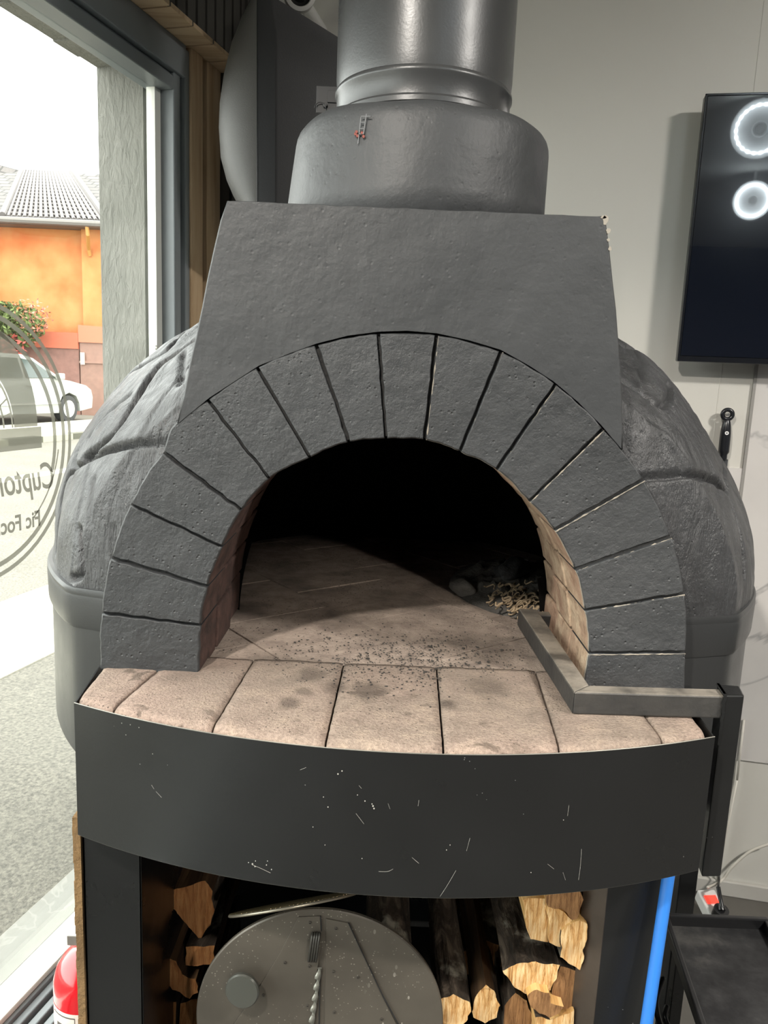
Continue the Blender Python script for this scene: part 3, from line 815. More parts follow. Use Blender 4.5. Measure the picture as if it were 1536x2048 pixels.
# ---- curved steel apron
def sheet(bm, pts, z0, z1, th):
    n = len(pts); nr = []
    for i in range(n):
        t = (pts[min(i+1, n-1)]-pts[max(i-1, 0)]).normalized(); nr.append(Vector((t.y, -t.x, 0)))
    rows = [[bm.verts.new((p.x, p.y, z0)), bm.verts.new((p.x, p.y, z1)), bm.verts.new((p.x-q.x*th, p.y-q.y*th, z1)), bm.verts.new((p.x-q.x*th, p.y-q.y*th, z0))] for p, q in zip(pts, nr)]
    for a, b in zip(rows[:-1], rows[1:]):
        for k in range(4): bm.faces.new((a[k], b[k], b[(k+1) % 4], a[(k+1) % 4])).smooth = True
    bm.faces.new(rows[0]); bm.faces.new(rows[-1][::-1])
bm = bmesh.new()
xs = np.linspace(P3[0].x, P3[2].x, 60)
arcp = [Vector((x, yarc(x), 0)) for x in xs]
sheet(bm, arcp, .842, HZ+.001, .002)
sheet(bm, [Vector((-.445, .03, 0)), Vector((P3[0].x, P3[0].y+.001, 0))], .845, HZ+.001, .002)
sheet(bm, [Vector((P3[2].x, P3[2].y+.001, 0)), Vector((.486, .03, 0))], .845, HZ+.001, .002)
prism(bm, [Vector((x, yarc(x, .002), .8445)) for x in np.linspace(P3[0].x+.001, P3[2].x-.001, 40)]+[Vector((.48, .2, .8445)), Vector((-.44, .2, .8445))], (0, 0, .003))
apron = finish(bm, 'apron', APRON, oven, smooth=True, autos=30)
# bare shiny rim along both edges of the sheet
bm = bmesh.new()
for z in (.842, HZ+.0014):
    tube(bm, [Vector((x, yarc(x, .001), z)) for x in xs], .0008, 6)
finish(bm, 'rim', plain('worn_steel_edge', '8A8880', .35, .6), apron)
def on_apron(px, py):
    d = ray(px, py); ox, oy = CAM.x-UX, CAM.y-UY; A = d.x**2+d.y**2; B = 2*(ox*d.x+oy*d.y); Cc = ox*ox+oy*oy-(UR+.0002)**2
    t = (-B-math.sqrt(B*B-4*A*Cc))/(2*A); return CAM+d*t
bm = bmesh.new()
SCR = [[(303, 1570), (308, 1578)], [(312, 1583), (323, 1595)], [(912, 1741), (895, 1770), (880, 1793)], [(1163, 1698), (1161, 1730), (1157, 1760)], [(1138, 1610), (1135, 1632)], [(824, 1715), (838, 1727)],
       [(757, 1743), (775, 1743), (786, 1738)], [(712, 1627), (728, 1648)], [(718, 1571), (723, 1577)], [(505, 1730), (520, 1736), (541, 1746)], [(940, 1676), (933, 1702)], [(1095, 1728), (1108, 1738)],
       [(1126, 1745), (1131, 1760)], [(600, 1540), (612, 1535)], [(780, 1618), (776, 1607)], [(838, 1600), (836, 1612)]]
for s_ in SCR: tube(bm, smoothpath([on_apron(*p) for p in s_], 4), .00018, 4)
for px, py, r in ((656, 1614, 1.6), (647, 1594, 1.3), (626, 1654, 1.3), (676, 1548, 2), (684, 1542, 1.8), (730, 1602, 1.6), (746, 1612, 2.2), (748, 1617, 2), (744, 1608, 1.5), (715, 1590, 1.2), (505, 1728, 2.2), (510, 1733, 1.7), (511, 1722, 1.3), (533, 1730, 1.5), (543, 1739, 1.5), (535, 1722, 1.3), (497, 1725, 1.2), (724, 1717, 1.2), (900, 1690, 1.2), (893, 1700, 1.2), (650, 1690, 1), (1062, 1745, 1.2), (1127, 1640, 1.1)):
    c = on_apron(px, py); cyl(bm, c+Vector((0, .0008, 0)), c-Vector((0, .0004, 0)), r*.00050, 8)
sm = finish(bm, 'scratches', plain('pale_scratch', '9C9A94', .7), apron); sm['label'] = 'pale scratches and paint specks'
# ---- steel stand below
FY = -.08
bm = bmesh.new()
box(bm, (-.395, FY+.002, (.842+FLOOR)/2), (.090, .004, .842-FLOOR)); box(bm, (-.438, FY+.25, (.842+FLOOR)/2), (.004, .5, .842-FLOOR)); box(bm, (-.352, FY+.25, (.842+FLOOR)/2), (.004, .5, .842-FLOOR))
lp = finish(bm, 'stand_panel', APRON, oven, bevel=.001)
bm = bmesh.new()
box(bm, (.415, FY+.002, (.842+FLOOR)/2), (.094, .004, .842-FLOOR)); box(bm, (.460, FY+.25, (.842+FLOOR)/2), (.004, .5, .842-FLOOR))
rp = finish(bm, 'stand_panel', APRON, oven, bevel=.001)
bm = bmesh.new()
# flat bar forming the right side of the opening, turned slightly
pa, pb = AY(1183, 1778, FY+.018), AY(1216, 1773, FY)
hexa(bm, [Vector((.339, FY+.030, FLOOR)), Vector((.367, FY-.001, FLOOR)), Vector((.370, FY+.002, FLOOR)), Vector((.342, FY+.034, FLOOR))],
     [Vector((.341, FY+.030, .842)), Vector((.369, FY-.001, .842)), Vector((.372, FY+.002, .842)), Vector((.344, FY+.034, .842))])
box(bm, (.343, .25, (.842+FLOOR)/2), (.004, .44, .842-FLOOR))
fb = finish(bm, 'door_jamb', plain('bounce_lit_steel', '4E463F', .35, .55, bump=.0004, bscale=50, var=.25), oven, bevel=.0008)  # brown tone stands for warm bounce light on the bare steel
fb['label'] = 'bare steel edge strip with warm bounce light in its brown colour'
bm = bmesh.new(); box(bm, (0, .455, (.842+FLOOR)/2), (.90, .004, .842-FLOOR)); finish(bm, 'stand_back', APRON, oven)
bm = bmesh.new(); box(bm, (-.004, .18, .266), (.69, .52, .006)); finish(bm, 'log_shelf', APRON, oven)
bm = bmesh.new()
N = 60; zz = np.linspace(FLOOR, .842, N)
for a, b in zip(zz[:-1], zz[1:]):
    k = noise.noise(Vector((a*25, 0, 0)))*.0025
    box(bm, (-.4465-k/2, FY+.2, (a+b)/2), (.012+k, .41, b-a))
fib = finish(bm, 'insulation_board', plain('brown_fibre_board', '7D6240', .95, bump=.004, bscale=120, var=.35), oven); fib['label'] = 'ragged brown fibreboard edge'
for lx, ly in ((.712, .42), (-.60, .55)):
    bm = bmesh.new(); box(bm, (lx, ly, (.87+FLOOR)/2), (.040, .040, .87-FLOOR)); finish(bm, 'leg', APRON, oven, bevel=.002)
bm = bmesh.new(); box(bm, (.035, .45, .853), (1.34, .06, .02)); finish(bm, 'cross_bar', APRON, oven)
# ---- square-tube log guard lying on the hearth
bm = bmesh.new()
z0, z1 = HZ+.0055, HZ+.040
a = [(.284, -.103), (.313, -.075), (.306, .30), (.270, .30)]
hexa(bm, [Vector((x, y, z0)) for x, y in a], [Vector((x, y, z1)) for x, y in a])
a = [(.284, -.103), (.504, -.096), (.508, -.068), (.313, -.075)]
hexa(bm, [Vector((x, y, z0)) for x, y in a], [Vector((x, y, z1)) for x, y in a])
a = [(.300, .275), (.340, .275), (.340, .30), (.300, .30)]
hexa(bm, [Vector((x, y, z0)) for x, y in a], [Vector((x, y, z1-.004)) for x, y in a])
rail = finish(bm, 'log_guard', RAILM, oven, bevel=.0025)
bm = bmesh.new()
a = [(.502, -.099), (.532, -.096), (.541, -.060), (.509, -.056)]
hexa(bm, [Vector((x, y, .797)) for x, y in a], [Vector((x, y, HZ+.043)) for x, y in a])
box(bm, (.487, -.075, .812), (.03, .02, .025))
post = finish(bm, 'guard_post', APRON, oven, bevel=.0025)
bm = bmesh.new()
for i in range(40):
    t = i/39; z = HZ+.043-.075*t; x = .502+noise.noise(Vector((t*9, 0, 0)))*.002; cyl(bm, (x, -.1005, z), (x+.0005, -.0985, z), .0022, 7)
for i in range(22): cyl(bm, (.503+i*.0003, -.098+i*.0019, HZ+.0425), (.503+i*.0003, -.098+i*.0019, HZ+.0445), .0026, 7)
finish(bm, 'weld_bead', APRON, post)

# ================================================================== ASH AND EMBERS
bm = bmesh.new(); G = 70; gg = []
for i in range(G):
    row = []
    for j in range(G):
        x = .10+.36*i/(G-1); y = .34+.55*j/(G-1)
        dx = (x-.33)/.17; dy = (y-.60)/.25; d = dx*dx+dy*dy
        h = max(0, 1-d)**.7*.045*(1+.7*noise.noise(Vector((x*22, y*22, 0)))) + max(0, 1-d)*.014*noise.noise(Vector((x*70, y*70, 2)))
        row.append(bm.verts.new((x, y, HZ-.006+h if d < 1 else HZ-.006)))
    gg.append(row)
for i in range(G-1):
    for j in range(G-1): bm.faces.new((gg[i][j], gg[i+1][j], gg[i+1][j+1], gg[i][j+1])).smooth = True
tag(finish(bm, 'ash_pile', plain('grey_ash', '4E4B47', .95, bump=.006, bscale=45, var=.4)), 'heap of grey wood ash on the oven floor behind the steel guard', 'ash', kind='stuff')
bm = bmesh.new()
for k in range(170):
    x = random.gauss(.31, .045); y = random.gauss(.40, .05)
    if (x-.33)**2/.11**2+(y-.42)**2/.12**2 > 1: continue
    a = random.uniform(0, 6.3); r = random.uniform(.006, .014); z = HZ+.010+random.uniform(0, .026)
    pts = [Vector((x+r*math.cos(a+t), y+r*math.sin(a+t), z+.004*math.sin(t*2+a))) for t in np.linspace(0, random.uniform(1.5, 3.5), 6)]
    tube(bm, pts, random.uniform(.0012, .0028), 5)
tag(finish(bm, 'wood_shavings', plain('charred_shaving', '8C7A62', .9, var=.4)), 'curled charred wood shavings lying behind the steel guard inside the oven mouth', 'wood shavings', kind='stuff')
def chunk(name, c, s, seed, m, label, rz=0):
    bm = bmesh.new(); bmesh.ops.create_icosphere(bm, subdivisions=3, radius=1)
    for v_ in bm.verts:
        k = 1+.35*noise.noise(v_.co*1.6+Vector((seed, 0, 0)))+.12*noise.noise(v_.co*5+Vector((seed, 3, 0)))
        p = v_.co*k; p = Vector((p.x*s[0], p.y*s[1], p.z*s[2])); p.rotate(Matrix.Rotation(rz, 3, 'Z')); v_.co = p+Vector(c)
    tag(finish(bm, name, m, smooth=True), label, 'charcoal')
CHAR = plain('charcoal', (.02, .02, .02), .85, bump=.006, bscale=40, var=.4)
chunk('charcoal_lump', (.185, .52, HZ+.016), (.022, .035, .018), 1, plain('ashy_coal', '5B5752', .95, bump=.005, bscale=40, var=.35), 'pale ash-covered ember lump at the left edge of the ash heap', rz=.6)
chunk('charcoal_lump', (.30, .56, HZ+.055), (.03, .07, .022), 5, CHAR, 'black charred log remnant on top of the ash heap', rz=-.5)

bm = bmesh.new()
for k in range(1500):
    x = random.gauss(.06, .12); y = random.gauss(.10, .075)
    if not (-.27 < x < .26 and -.15 < y < .5): continue
    r = random.uniform(.0006, .0019)*(1 if random.random() < .95 else 1.8); a = random.uniform(0, 6.3)
    z = HZ+(.0046 if y < .06 else .0008)
    pts = [Vector((x+r*random.uniform(.6, 1.3)*math.cos(a+t), y+r*random.uniform(.5, 1.1)*math.sin(a+t), z)) for t in (0, 1.2, 2.5, 3.7, 5.0)]
    prism(bm, pts, (0, 0, r*.5))
tag(finish(bm, 'charcoal_crumbs', plain('charcoal_crumb', (.03, .027, .024), .9)), 'tiny black charcoal crumbs scattered over the pale hearth bricks', 'crumbs', kind='stuff')
# ================================================================== FIREWOOD
def log(front, y0, L, mats, label, dx=0, dz=0, taper=.95, barkfn=None, name='firewood_log', sub=5):
    """front: polygon of pixel points on the plane y=y0"""
    P = [AY(px, py, y0) for px, py in front]
    D = []
    for i in range(len(P)):
        a, b = P[i], P[(i+1) % len(P)]
        for k in range(sub): D.append((a.lerp(b, k/sub), i))
    cen = sum(P, Vector())/len(P); bm = bmesh.new(); rings = []
    NS = 14; base = Vector((cen.x, y0, cen.z))
    for s in range(NS+1):
        t = s/NS; row = []
        for p, i in D:
            q = cen+(p-cen)*(1-(1-taper)*t)
            k = noise.noise_vector(Vector((p.x*55, t*3+cen.x*9, p.z*55)))*.0035+noise.noise_vector(Vector((p.x*160, t*4, p.z*160)))*.0014
            row.append(bm.verts.new(Vector((q.x+k.x+dx*t, y0+L*t+noise.noise(Vector((p.x*50, 0, p.z*50)))*.003, q.z+k.z+dz*t))-base))
        rings.append(row)
    n = len(D); bk = barkfn or (lambda i: False)
    for a, b in zip(rings[:-1], rings[1:]):
        for k in range(n):
            f = bm.faces.new((a[k], a[(k+1) % n], b[(k+1) % n], b[k])); f.material_index = 2 if bk(D[k][1]) else 1
    bm.faces.new(rings[0]); bm.faces.new(rings[-1][::-1])
    o = finish(bm, name, mats); o.location = base
    return tag(o, label, 'firewood', 'split firewood logs stored under the oven')
WM = [ENDG, SPLIT, BARK]; BM_ = [ENDB, SPLIT, BARK]
DM = [endgrain('shaded_wood_end', '7A4F2E', '95663D', 'A87A4E'), SHADEWOOD, BARK]  # cut ends darkened too, store shade painted into the wood
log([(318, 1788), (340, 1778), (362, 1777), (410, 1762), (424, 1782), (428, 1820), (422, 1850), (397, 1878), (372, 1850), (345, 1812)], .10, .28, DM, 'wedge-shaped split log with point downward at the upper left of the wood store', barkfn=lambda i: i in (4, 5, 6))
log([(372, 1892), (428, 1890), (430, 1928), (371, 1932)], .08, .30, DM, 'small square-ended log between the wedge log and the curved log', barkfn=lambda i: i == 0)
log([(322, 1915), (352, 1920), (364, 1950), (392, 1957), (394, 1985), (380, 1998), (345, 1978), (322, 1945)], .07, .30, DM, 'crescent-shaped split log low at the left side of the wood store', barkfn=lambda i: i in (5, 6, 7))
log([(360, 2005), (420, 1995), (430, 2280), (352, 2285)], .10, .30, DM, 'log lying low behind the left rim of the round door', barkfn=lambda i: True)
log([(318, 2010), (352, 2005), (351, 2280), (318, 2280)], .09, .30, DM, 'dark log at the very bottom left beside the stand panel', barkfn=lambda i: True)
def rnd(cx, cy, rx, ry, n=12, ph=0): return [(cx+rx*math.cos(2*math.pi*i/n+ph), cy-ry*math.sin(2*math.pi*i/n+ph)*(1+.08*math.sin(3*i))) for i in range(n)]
log(rnd(906, 2022, 36, 33), -.03, .40, [ENDG, SHADEWOOD, BARK], 'round log with a cracked pale end just right of the round door', barkfn=lambda i: True, dx=.0)
log([(946, 2005), (958, 1985), (972, 1968), (990, 1985), (1001, 2010), (995, 2035), (968, 2045), (948, 2035)], -.02, .40, [ENDG, SHADEWOOD, BARK], 'teardrop-ended log beside the cracked round log', barkfn=lambda i: i in (3, 4, 5), dx=.0)
log(rnd(775, 1975, 52, 48), .06, .36, [ENDB, SHADEWOOD, BARK], 'thick dark round log behind the round door', barkfn=lambda i: True)
log([(1000, 1935), (1008, 1880), (1035, 1870), (1050, 1900), (1045, 1945), (1015, 1955)], .06, .34, DM, 'narrow dark split log left of the lamplit stack', barkfn=lambda i: i in (1, 2))
log([(925, 1905), (960, 1880), (1000, 1890), (1003, 1935), (960, 1955), (928, 1945)], .10, .32, [ENDB, SHADEWOOD, BARK], 'dark log resting above the teardrop-ended log', barkfn=lambda i: True)
log([(1046, 1800), (1094, 1796), (1096, 1885), (1060, 1878), (1050, 1840)], -.055, .36, WM, 'upright-grained pale split log at the top left of the lamplit stack', dz=.0)
log([(1091, 1792), (1132, 1780), (1161, 1779), (1168, 1801), (1158, 1824), (1157, 1838), (1147, 1840), (1137, 1826), (1118, 1815), (1096, 1811)], -.066, .34, BM_, 'brown angular log topmost in the lamplit stack')
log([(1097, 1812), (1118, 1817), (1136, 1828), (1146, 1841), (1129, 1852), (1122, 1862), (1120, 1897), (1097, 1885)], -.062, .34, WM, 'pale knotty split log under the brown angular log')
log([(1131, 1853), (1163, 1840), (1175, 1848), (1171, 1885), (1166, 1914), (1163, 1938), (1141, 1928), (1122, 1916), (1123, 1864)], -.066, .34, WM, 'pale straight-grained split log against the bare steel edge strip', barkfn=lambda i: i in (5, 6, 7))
log([(1007, 1942), (1028, 1930), (1052, 1924), (1087, 1928), (1118, 1932), (1112, 1955), (1101, 1980), (1071, 1977), (1052, 1988), (1024, 1969)], -.055, .36, WM, 'large pale split log with grey bark on top in the middle of the lamplit stack', barkfn=lambda i: i in (0, 1, 2, 3))
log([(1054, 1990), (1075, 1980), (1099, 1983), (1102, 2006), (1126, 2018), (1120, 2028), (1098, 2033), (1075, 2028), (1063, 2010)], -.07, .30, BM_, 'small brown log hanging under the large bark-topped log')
log([(1120, 1934), (1162, 1943), (1158, 1975), (1153, 2014), (1128, 2018), (1104, 2004), (1106, 1962)], -.05, .34, [ENDB, SHADEWOOD, BARK], 'dark reddish-brown log below the straight-grained log', barkfn=lambda i: i == 0)
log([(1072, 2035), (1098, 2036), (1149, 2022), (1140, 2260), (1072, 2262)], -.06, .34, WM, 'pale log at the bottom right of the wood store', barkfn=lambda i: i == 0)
log([(1008, 2010), (1030, 1985), (1052, 2000), (1066, 2040), (1058, 2240), (1008, 2240)], -.02, .36, [ENDB, SHADEWOOD, BARK], 'dark log low between the teardrop-ended log and the lamplit stack', barkfn=lambda i: True)
# charred fibres on top of the bark
# ================================================================== ROUND OVEN DOOR
DYF = -.045
RIV = plain('rivet', '47443F', .4, .4)
dc = Vector((-.070, DYF, .474)); dr = .203
door = thing('oven_door', dc+Vector((0, 0, -dr)), 'round grey metal oven door with knob and spring handle, leaning in front of the firewood', 'oven door')
def m_doormetal():
    t = NT('grey_door_metal'); c = t.ramp(t.noise(5, 4), [(.3, '48443E'), (.7, '5C574F')])
    sx = t.n('ShaderNodeSeparateXYZ'); t.l(t.co, sx.inputs[0])
    m1 = t.math('LESS_THAN', t.vor(70, t.map((1, 1, .5))), .15)
    reg = t.math('MULTIPLY', t.ramp(t.noise(7, 3), [(.42, 0.0), (.5, 1.0)]), t.ramp(sx.outputs[0], [(.0, 0.0), (.03, 1.0)]))
    c = t.mix(t.math('MULTIPLY', t.math('MULTIPLY', m1, reg), .6), c, 'B0ACA2')
    m2 = t.math('MULTIPLY', t.math('LESS_THAN', t.vor(150), .16), t.ramp(t.noise(9, 3), [(.5, 0.0), (.6, 1.0)]))
    c = t.mix(t.math('MULTIPLY', m2, .6), c, '9A958A')
    return t.done(c, .42, .35, t.bump(t.noise(30, 5), .0008), .5)
DOORM = m_doormetal()
def D(px, py, y=DYF-.006): return AY(px, py, y)
bm = bmesh.new(); lathe(bm, dc, [(0, -.004), (dr-.002, -.004), (dr, -.002), (dr, .003), (dr-.002, .005), (dr-.012, .006), (0, .006)], 128, axis=(0, -1, 0))
body = finish(bm, 'door_plate', DOORM, door, smooth=True, autos=30)
bm = bmesh.new()
def flat(pts, th=.0022, y=DYF-.0062): 
    P_ = [D(px, py, y) for px, py in pts]; prism(bm, P_, (0, -th, 0))
flat([(597, 1833), (640, 1831), (642, 1862), (640, 1905), (632, 1960), (622, 2060), (458, 2062), (480, 2030), (533, 1950), (560, 1905)])
flat([(652, 1836), (697, 1845), (722, 1900), (762, 1985), (800, 2060), (650, 2060), (650, 1990), (652, 1920)])
ov = finish(bm, 'overlay_plate', DOORM, door, bevel=.0006)
SEAM = plain('black_seam', (.008, .008, .008), .7)
for ln in (((697, 1846), (724, 1904), (764, 1988), (800, 2055)), ((641, 1832), (643, 1862)), ((640, 1940), (638, 2055))):
    bm = bmesh.new(); tube(bm, [D(*a, DYF-.0088) for a in ln], .0011, 6); finish(bm, 'seam', SEAM, door)
bm = bmesh.new(); kc = D(492, 1966, DYF-.012)
lathe(bm, kc, [(0, -.008), (.012, -.008), (.012, .012), (.0255, .014), (.0275, .016), (.0275, .021), (.0255, .0235), (0, .0245)], 48, axis=Vector((-.12, -1, .15)))
kn = finish(bm, 'knob', plain('satin_knob', '4F504B', .35, .45), door, smooth=True, autos=35)
bm = bmesh.new()
hc = D(634, 1893, DYF-.014)
for k in range(4):
    cc = hc+Vector((-.010+.0038*k, -.002, 0))
    tube(bm, [cc+Vector((.0025*math.sin(2*math.pi*i/28), -.009*math.cos(2*math.pi*i/28), .0245*math.sin(2*math.pi*i/28))) for i in range(28)], .0021, 6, closed=True)
finish(bm, 'spring_handle', plain('dark_spring', '3B3A36', .4, .5), door, smooth=True)
bm = bmesh.new(); N = 40; rows = []
for i in range(N):
    t = i/(N-1); c = D(639-18*t, 1935+130*t, DYF-.009); a = .0035*math.sin(t*2*math.pi*6)
    rows.append([bm.verts.new(c+Vector((-.0035+a*.6, -.002+a, 0))), bm.verts.new(c+Vector((.0035-a*.2, -.002-a*.5, 0))), bm.verts.new(c+Vector((.0035-a*.2, .0, 0))), bm.verts.new(c+Vector((-.0035+a*.6, .0, 0)))])
for a, b in zip(rows[:-1], rows[1:]):
    for k in range(4): bm.faces.new((a[k], b[k], b[(k+1) % 4], a[(k+1) % 4])).smooth = True
finish(bm, 'wavy_strip', plain('bright_strip', '8B8C84', .35, .5), door)
for px, py in ((620, 1845), (672, 1857), (570, 1925), (619, 1932), (667, 1943), (716, 1954), (527, 1990), (615, 2011), (669, 2024), (763, 2038)):
    bm = bmesh.new(); lathe(bm, D(px, py, DYF-.0085), [(.0026, 0), (.0026, .0012), (.0012, .0016), (.0012, .0004), (0, .0004)], 14, axis=(0, -1, 0))
    finish(bm, 'rivet', RIV, door)
# ---- perforated pizza screen lying across the door and the logs
sc_c = (AY(470, 1830, .00)+AY(705, 1787, .0))/2; sR = .105
scr = thing('pizza_screen', sc_c, 'thin round perforated pizza screen seen edge-on above the round door', 'pizza screen')
ax_ = (AY(705, 1787, 0)-AY(470, 1830, 0)).normalized(); vw = (sc_c-CAM).normalized(); nrm = ax_.cross(vw).normalized()
nrm = (nrm + vw*(-.035)).normalized(); nrm = nrm if nrm.z > 0 else -nrm
bm = bmesh.new(); q = nrm.to_track_quat('Z', 'Y')
tube(bm, [sc_c+q @ Vector((sR*math.cos(t), sR*math.sin(t), 0)) for t in [2*math.pi*i/64 for i in range(64)]], .0024, 8, closed=True)
finish(bm, 'rim', plain('aluminium_rim', '9A9384', .35, .7), scr, smooth=True)
bm = bmesh.new()
for k in range(-15, 16):
    o_ = k*.0066; h = math.sqrt(max(0, sR*sR-o_*o_))
    if h < .01: continue
    for d1 in (Vector((1, 0, 0)), Vector((0, 1, 0))):
        d2 = Vector((-d1.y, d1.x, 0)); tube(bm, [sc_c+q @ (d2*o_+d1*h*s_+Vector((0, 0, .002))) for s_ in (-1, 1)], .0012, 5)
finish(bm, 'wire_mesh', plain('aluminium_wire', '8A7C5E', .35, .7), scr)

# ================================================================== BLUE POLE
bm = bmesh.new()
a = AY(1337, 1750, -.103); b = AY(1293, 2048, -.128); d = (b-a).normalized()
top = a-d*.06; bot = a+d*((FLOOR+.012-a.z)/d.z)
cyl(bm, bot, top, .0092, 24)
tag(finish(bm, 'broom_handle', plain('blue_coated_pole', '2F74C8', .38), smooth=True, autos=40), 'glossy blue round pole leaning against the right panel of the oven stand', 'pole')

# ================================================================== SIDE TRAY TABLE
tz = .40
Q = [AZ(1330, 1822, tz), AZ(1533, 1848, tz)]
tb = thing('tray_table', (.80, .1, FLOOR), 'low black table with a dusty rimmed metal tray top, right of the oven stand', 'table')
bm = bmesh.new()
x0, x1, yb, yf = .648, .870, .352, -.25
def slanted(xa, xb, ya, yb_, z0, z1, mi=0):
    sk = .09
    pa = [(xa-(.35-ya)*.0, ya), (xb, ya), (xb, yb_), (xa, yb_)]
    pa = [(x-(.352-y)*.12, y) for x, y in pa]
    hexa(bm, [Vector((x, y, z0)) for x, y in pa], [Vector((x, y, z1)) for x, y in pa], mi)
slanted(x0, x1, yf, yb, tz-.030, tz-.024)
tr_ = finish(bm, 'tray', None if False else (lambda: (lambda t: t.done(t.ramp(t.noise(8, 5, .65), [(.42, (.012, .012, .013)), (.55, (.03, .03, .031)), (.68, (.075, .072, .068))]), .5, 0, t.bump(t.noise(40, 4), .0006), .4))(NT('dusty_black_tray')))(), tb, bevel=.002)
bm = bmesh.new()
slanted(x0, x1, yb-.012, yb, tz-.03, tz+.0); slanted(x0-.004, x0+.008, yf, yb, tz-.03, tz-.004); slanted(x1-.010, x1+.004, yf, yb, tz-.03, tz-.002); slanted(x0, x1, yf, yf+.012, tz-.03, tz-.004)
finish(bm, 'rim', plain('black_tray_rim', (.015, .015, .016), .35), tr_, bevel=.003)
for lx_, ly_ in ((x0+.03, yb-.03), (x1-.03, yb-.03), (x0-.04, yf+.05), (x1-.10, yf+.05)):
    bm = bmesh.new(); box(bm, (lx_, ly_, (tz-.03+FLOOR)/2), (.025, .025, tz-.03-FLOOR)); finish(bm, 'leg', APRON, tb, bevel=.002)
# black curled hose beside the stand
bm = bmesh.new()
tube(bm, smoothpath([AZ(1326, 1955, .30), AZ(1312, 2000, .28), AZ(1320, 2048, .26), AZ(1345, 2100, .25)], 8), .006, 10)
tube(bm, smoothpath([AZ(1334, 2012, .29), AZ(1330, 2035, .28), AZ(1345, 2070, .26), AZ(1355, 2110, .25)], 8), .005, 10)
tag(finish(bm, 'rubber_strap', plain('black_rubber', (.02, .02, .02), .3), smooth=True), 'curled black rubber strap between the blue pole and the tray table', 'strap')

# ================================================================== POWER STRIP, CABLES
ps = AB(1420, 1800, .06)
ps0 = AB(1408, 1778, .05); 
pstr = thing('power_strip', ps0, 'white power strip with glowing red switch and black plug behind the tray table', 'power strip')
v1 = AZ(1412, 1778, .035); v2 = AZ(1448, 1850, .0)
dirp = (v2-v1).normalized(); sidep = dirp.cross(Vector((0, 0, 1))).normalized(); upp = sidep.cross(dirp).normalized()
rm = Matrix((sidep, dirp, upp)).transposed()
bm = bmesh.new(); Lp = .30; cp = v1+dirp*Lp/2-upp*.02; box(bm, cp, (.056, Lp, .04), rm); pb_ = finish(bm, 'housing', WHITEM, pstr, bevel=.006, seg=3)
bm = bmesh.new(); box(bm, v1+dirp*.036+upp*.001, (.036, .026, .006), rm); finish(bm, 'switch', emit('red_lit_switch', (1, .05, .03), .9), pstr, bevel=.001)
bm = bmesh.new(); pc = v1+dirp*.088+sidep*.002; cyl(bm, pc, pc+upp*.03, .021, 28); cyl(bm, pc+upp*.03, pc+upp*.040-dirp*.012, .012, 20, .008)
tube(bm, smoothpath([pc+upp*.038, pc+upp*.05-dirp*.02, pc+upp*.07-dirp*.045], 6), .006, 10)
finish(bm, 'plug', plain('black_plug', (.012, .012, .013), .3), pstr, smooth=True, autos=40)
bm = bmesh.new()
tube(bm, smoothpath([AB(1538, 1688, .03), AB(1500, 1703, .03), AB(1465, 1733, .03), AB(1442, 1762, .04), v1+upp*.012+dirp*.004], 10), .0042, 10)
tag(finish(bm, 'power_cable', plain('white_cable', 'C9C4BA', .45), smooth=True), 'white cable curving along the wall down to the power strip', 'cable')
bm = bmesh.new()
tube(bm, smoothpath([AB(1447, 1560, .03), AB(1441, 1640, .03), AB(1437, 1700, .03), AB(1438, 1760, .05), pc+upp*.072-dirp*.046], 8), .0032, 8)
tag(finish(bm, 'appliance_cord', plain('black_cord', (.01, .01, .01), .4), smooth=True), 'thin black cord hanging down the wall to the black plug', 'cable')
bm = bmesh.new()
tube(bm, [AB(1474, 1560, .012), AB(1432, 1765, .012)], .0035, 8)
tube(bm, [AB(1474, 1560, .012), AB(1488, 1440, .012)], .0035, 8)
tag(finish(bm, 'wall_cable', plain('ivory_cable', 'CFCBC2', .45), smooth=True), 'straight white cable clipped down the wall right of the oven post', 'cable')

# ================================================================== KNIFE
kt = AB(1455, 829, .03)
kn_ = thing('kitchen_knife', kt, 'black-handled kitchen knife with ring end hanging on the wall behind the dome', 'knife')
kd = (AB(1447, 905, .03)-kt).normalized(); KB = plain('black_knife_handle', (.012, .013, .016), .25)
bm = bmesh.new()
tube(bm, [kt+(DB*math.cos(t)+Vector((0, 0, 1))*math.sin(t))*.0135 for t in [2*math.pi*i/28 for i in range(28)]], .0062, 10, closed=True)
hp = smoothpath([kt+kd*.014, kt+kd*.03, kt+kd*.06, kt+kd*.10, kt+kd*.13], 5)
tube(bm, hp, [.0075+.0075*math.sin(min(1, i/(len(hp)*.55))*math.pi/2) - (.004 if i > len(hp)*.8 else 0) for i in range(len(hp))], 14)
finish(bm, 'handle', KB, kn_, smooth=True)
bm = bmesh.new(); rc = kt+kd*.052-NB*.0155; lathe(bm, rc, [(.0052, -.001), (.0052, .001), (.002, .001), (.002, -.001)], 20, axis=-NB, closed_prof=True); finish(bm, 'rivet', plain('white_rivet', 'E6E6E6', .4), kn_)
bm = bmesh.new(); cyl(bm, rc, rc-NB*.0004, .002, 12); finish(bm, 'rivet', KB, kn_)
bm = bmesh.new()
sd_ = kd.cross(NB).normalized(); b0 = kt+kd*.128
pts = [b0-sd_*.010, b0+kd*.12-sd_*.012, b0+kd*.20+sd_*.006, b0+kd*.12+sd_*.014, b0+sd_*.014]
prism(bm, [p+NB*.001 for p in pts], -NB*.002); finish(bm, 'blade', plain('steel_blade', '9DA0A2', .25, .9), kn_)
bm = bmesh.new(); cyl(bm, kt+NB*.032, kt-NB*.014, .004, 14); finish(bm, 'wall_hook', plain('hook_steel', '9A9A9A', .3, .8), kn_)

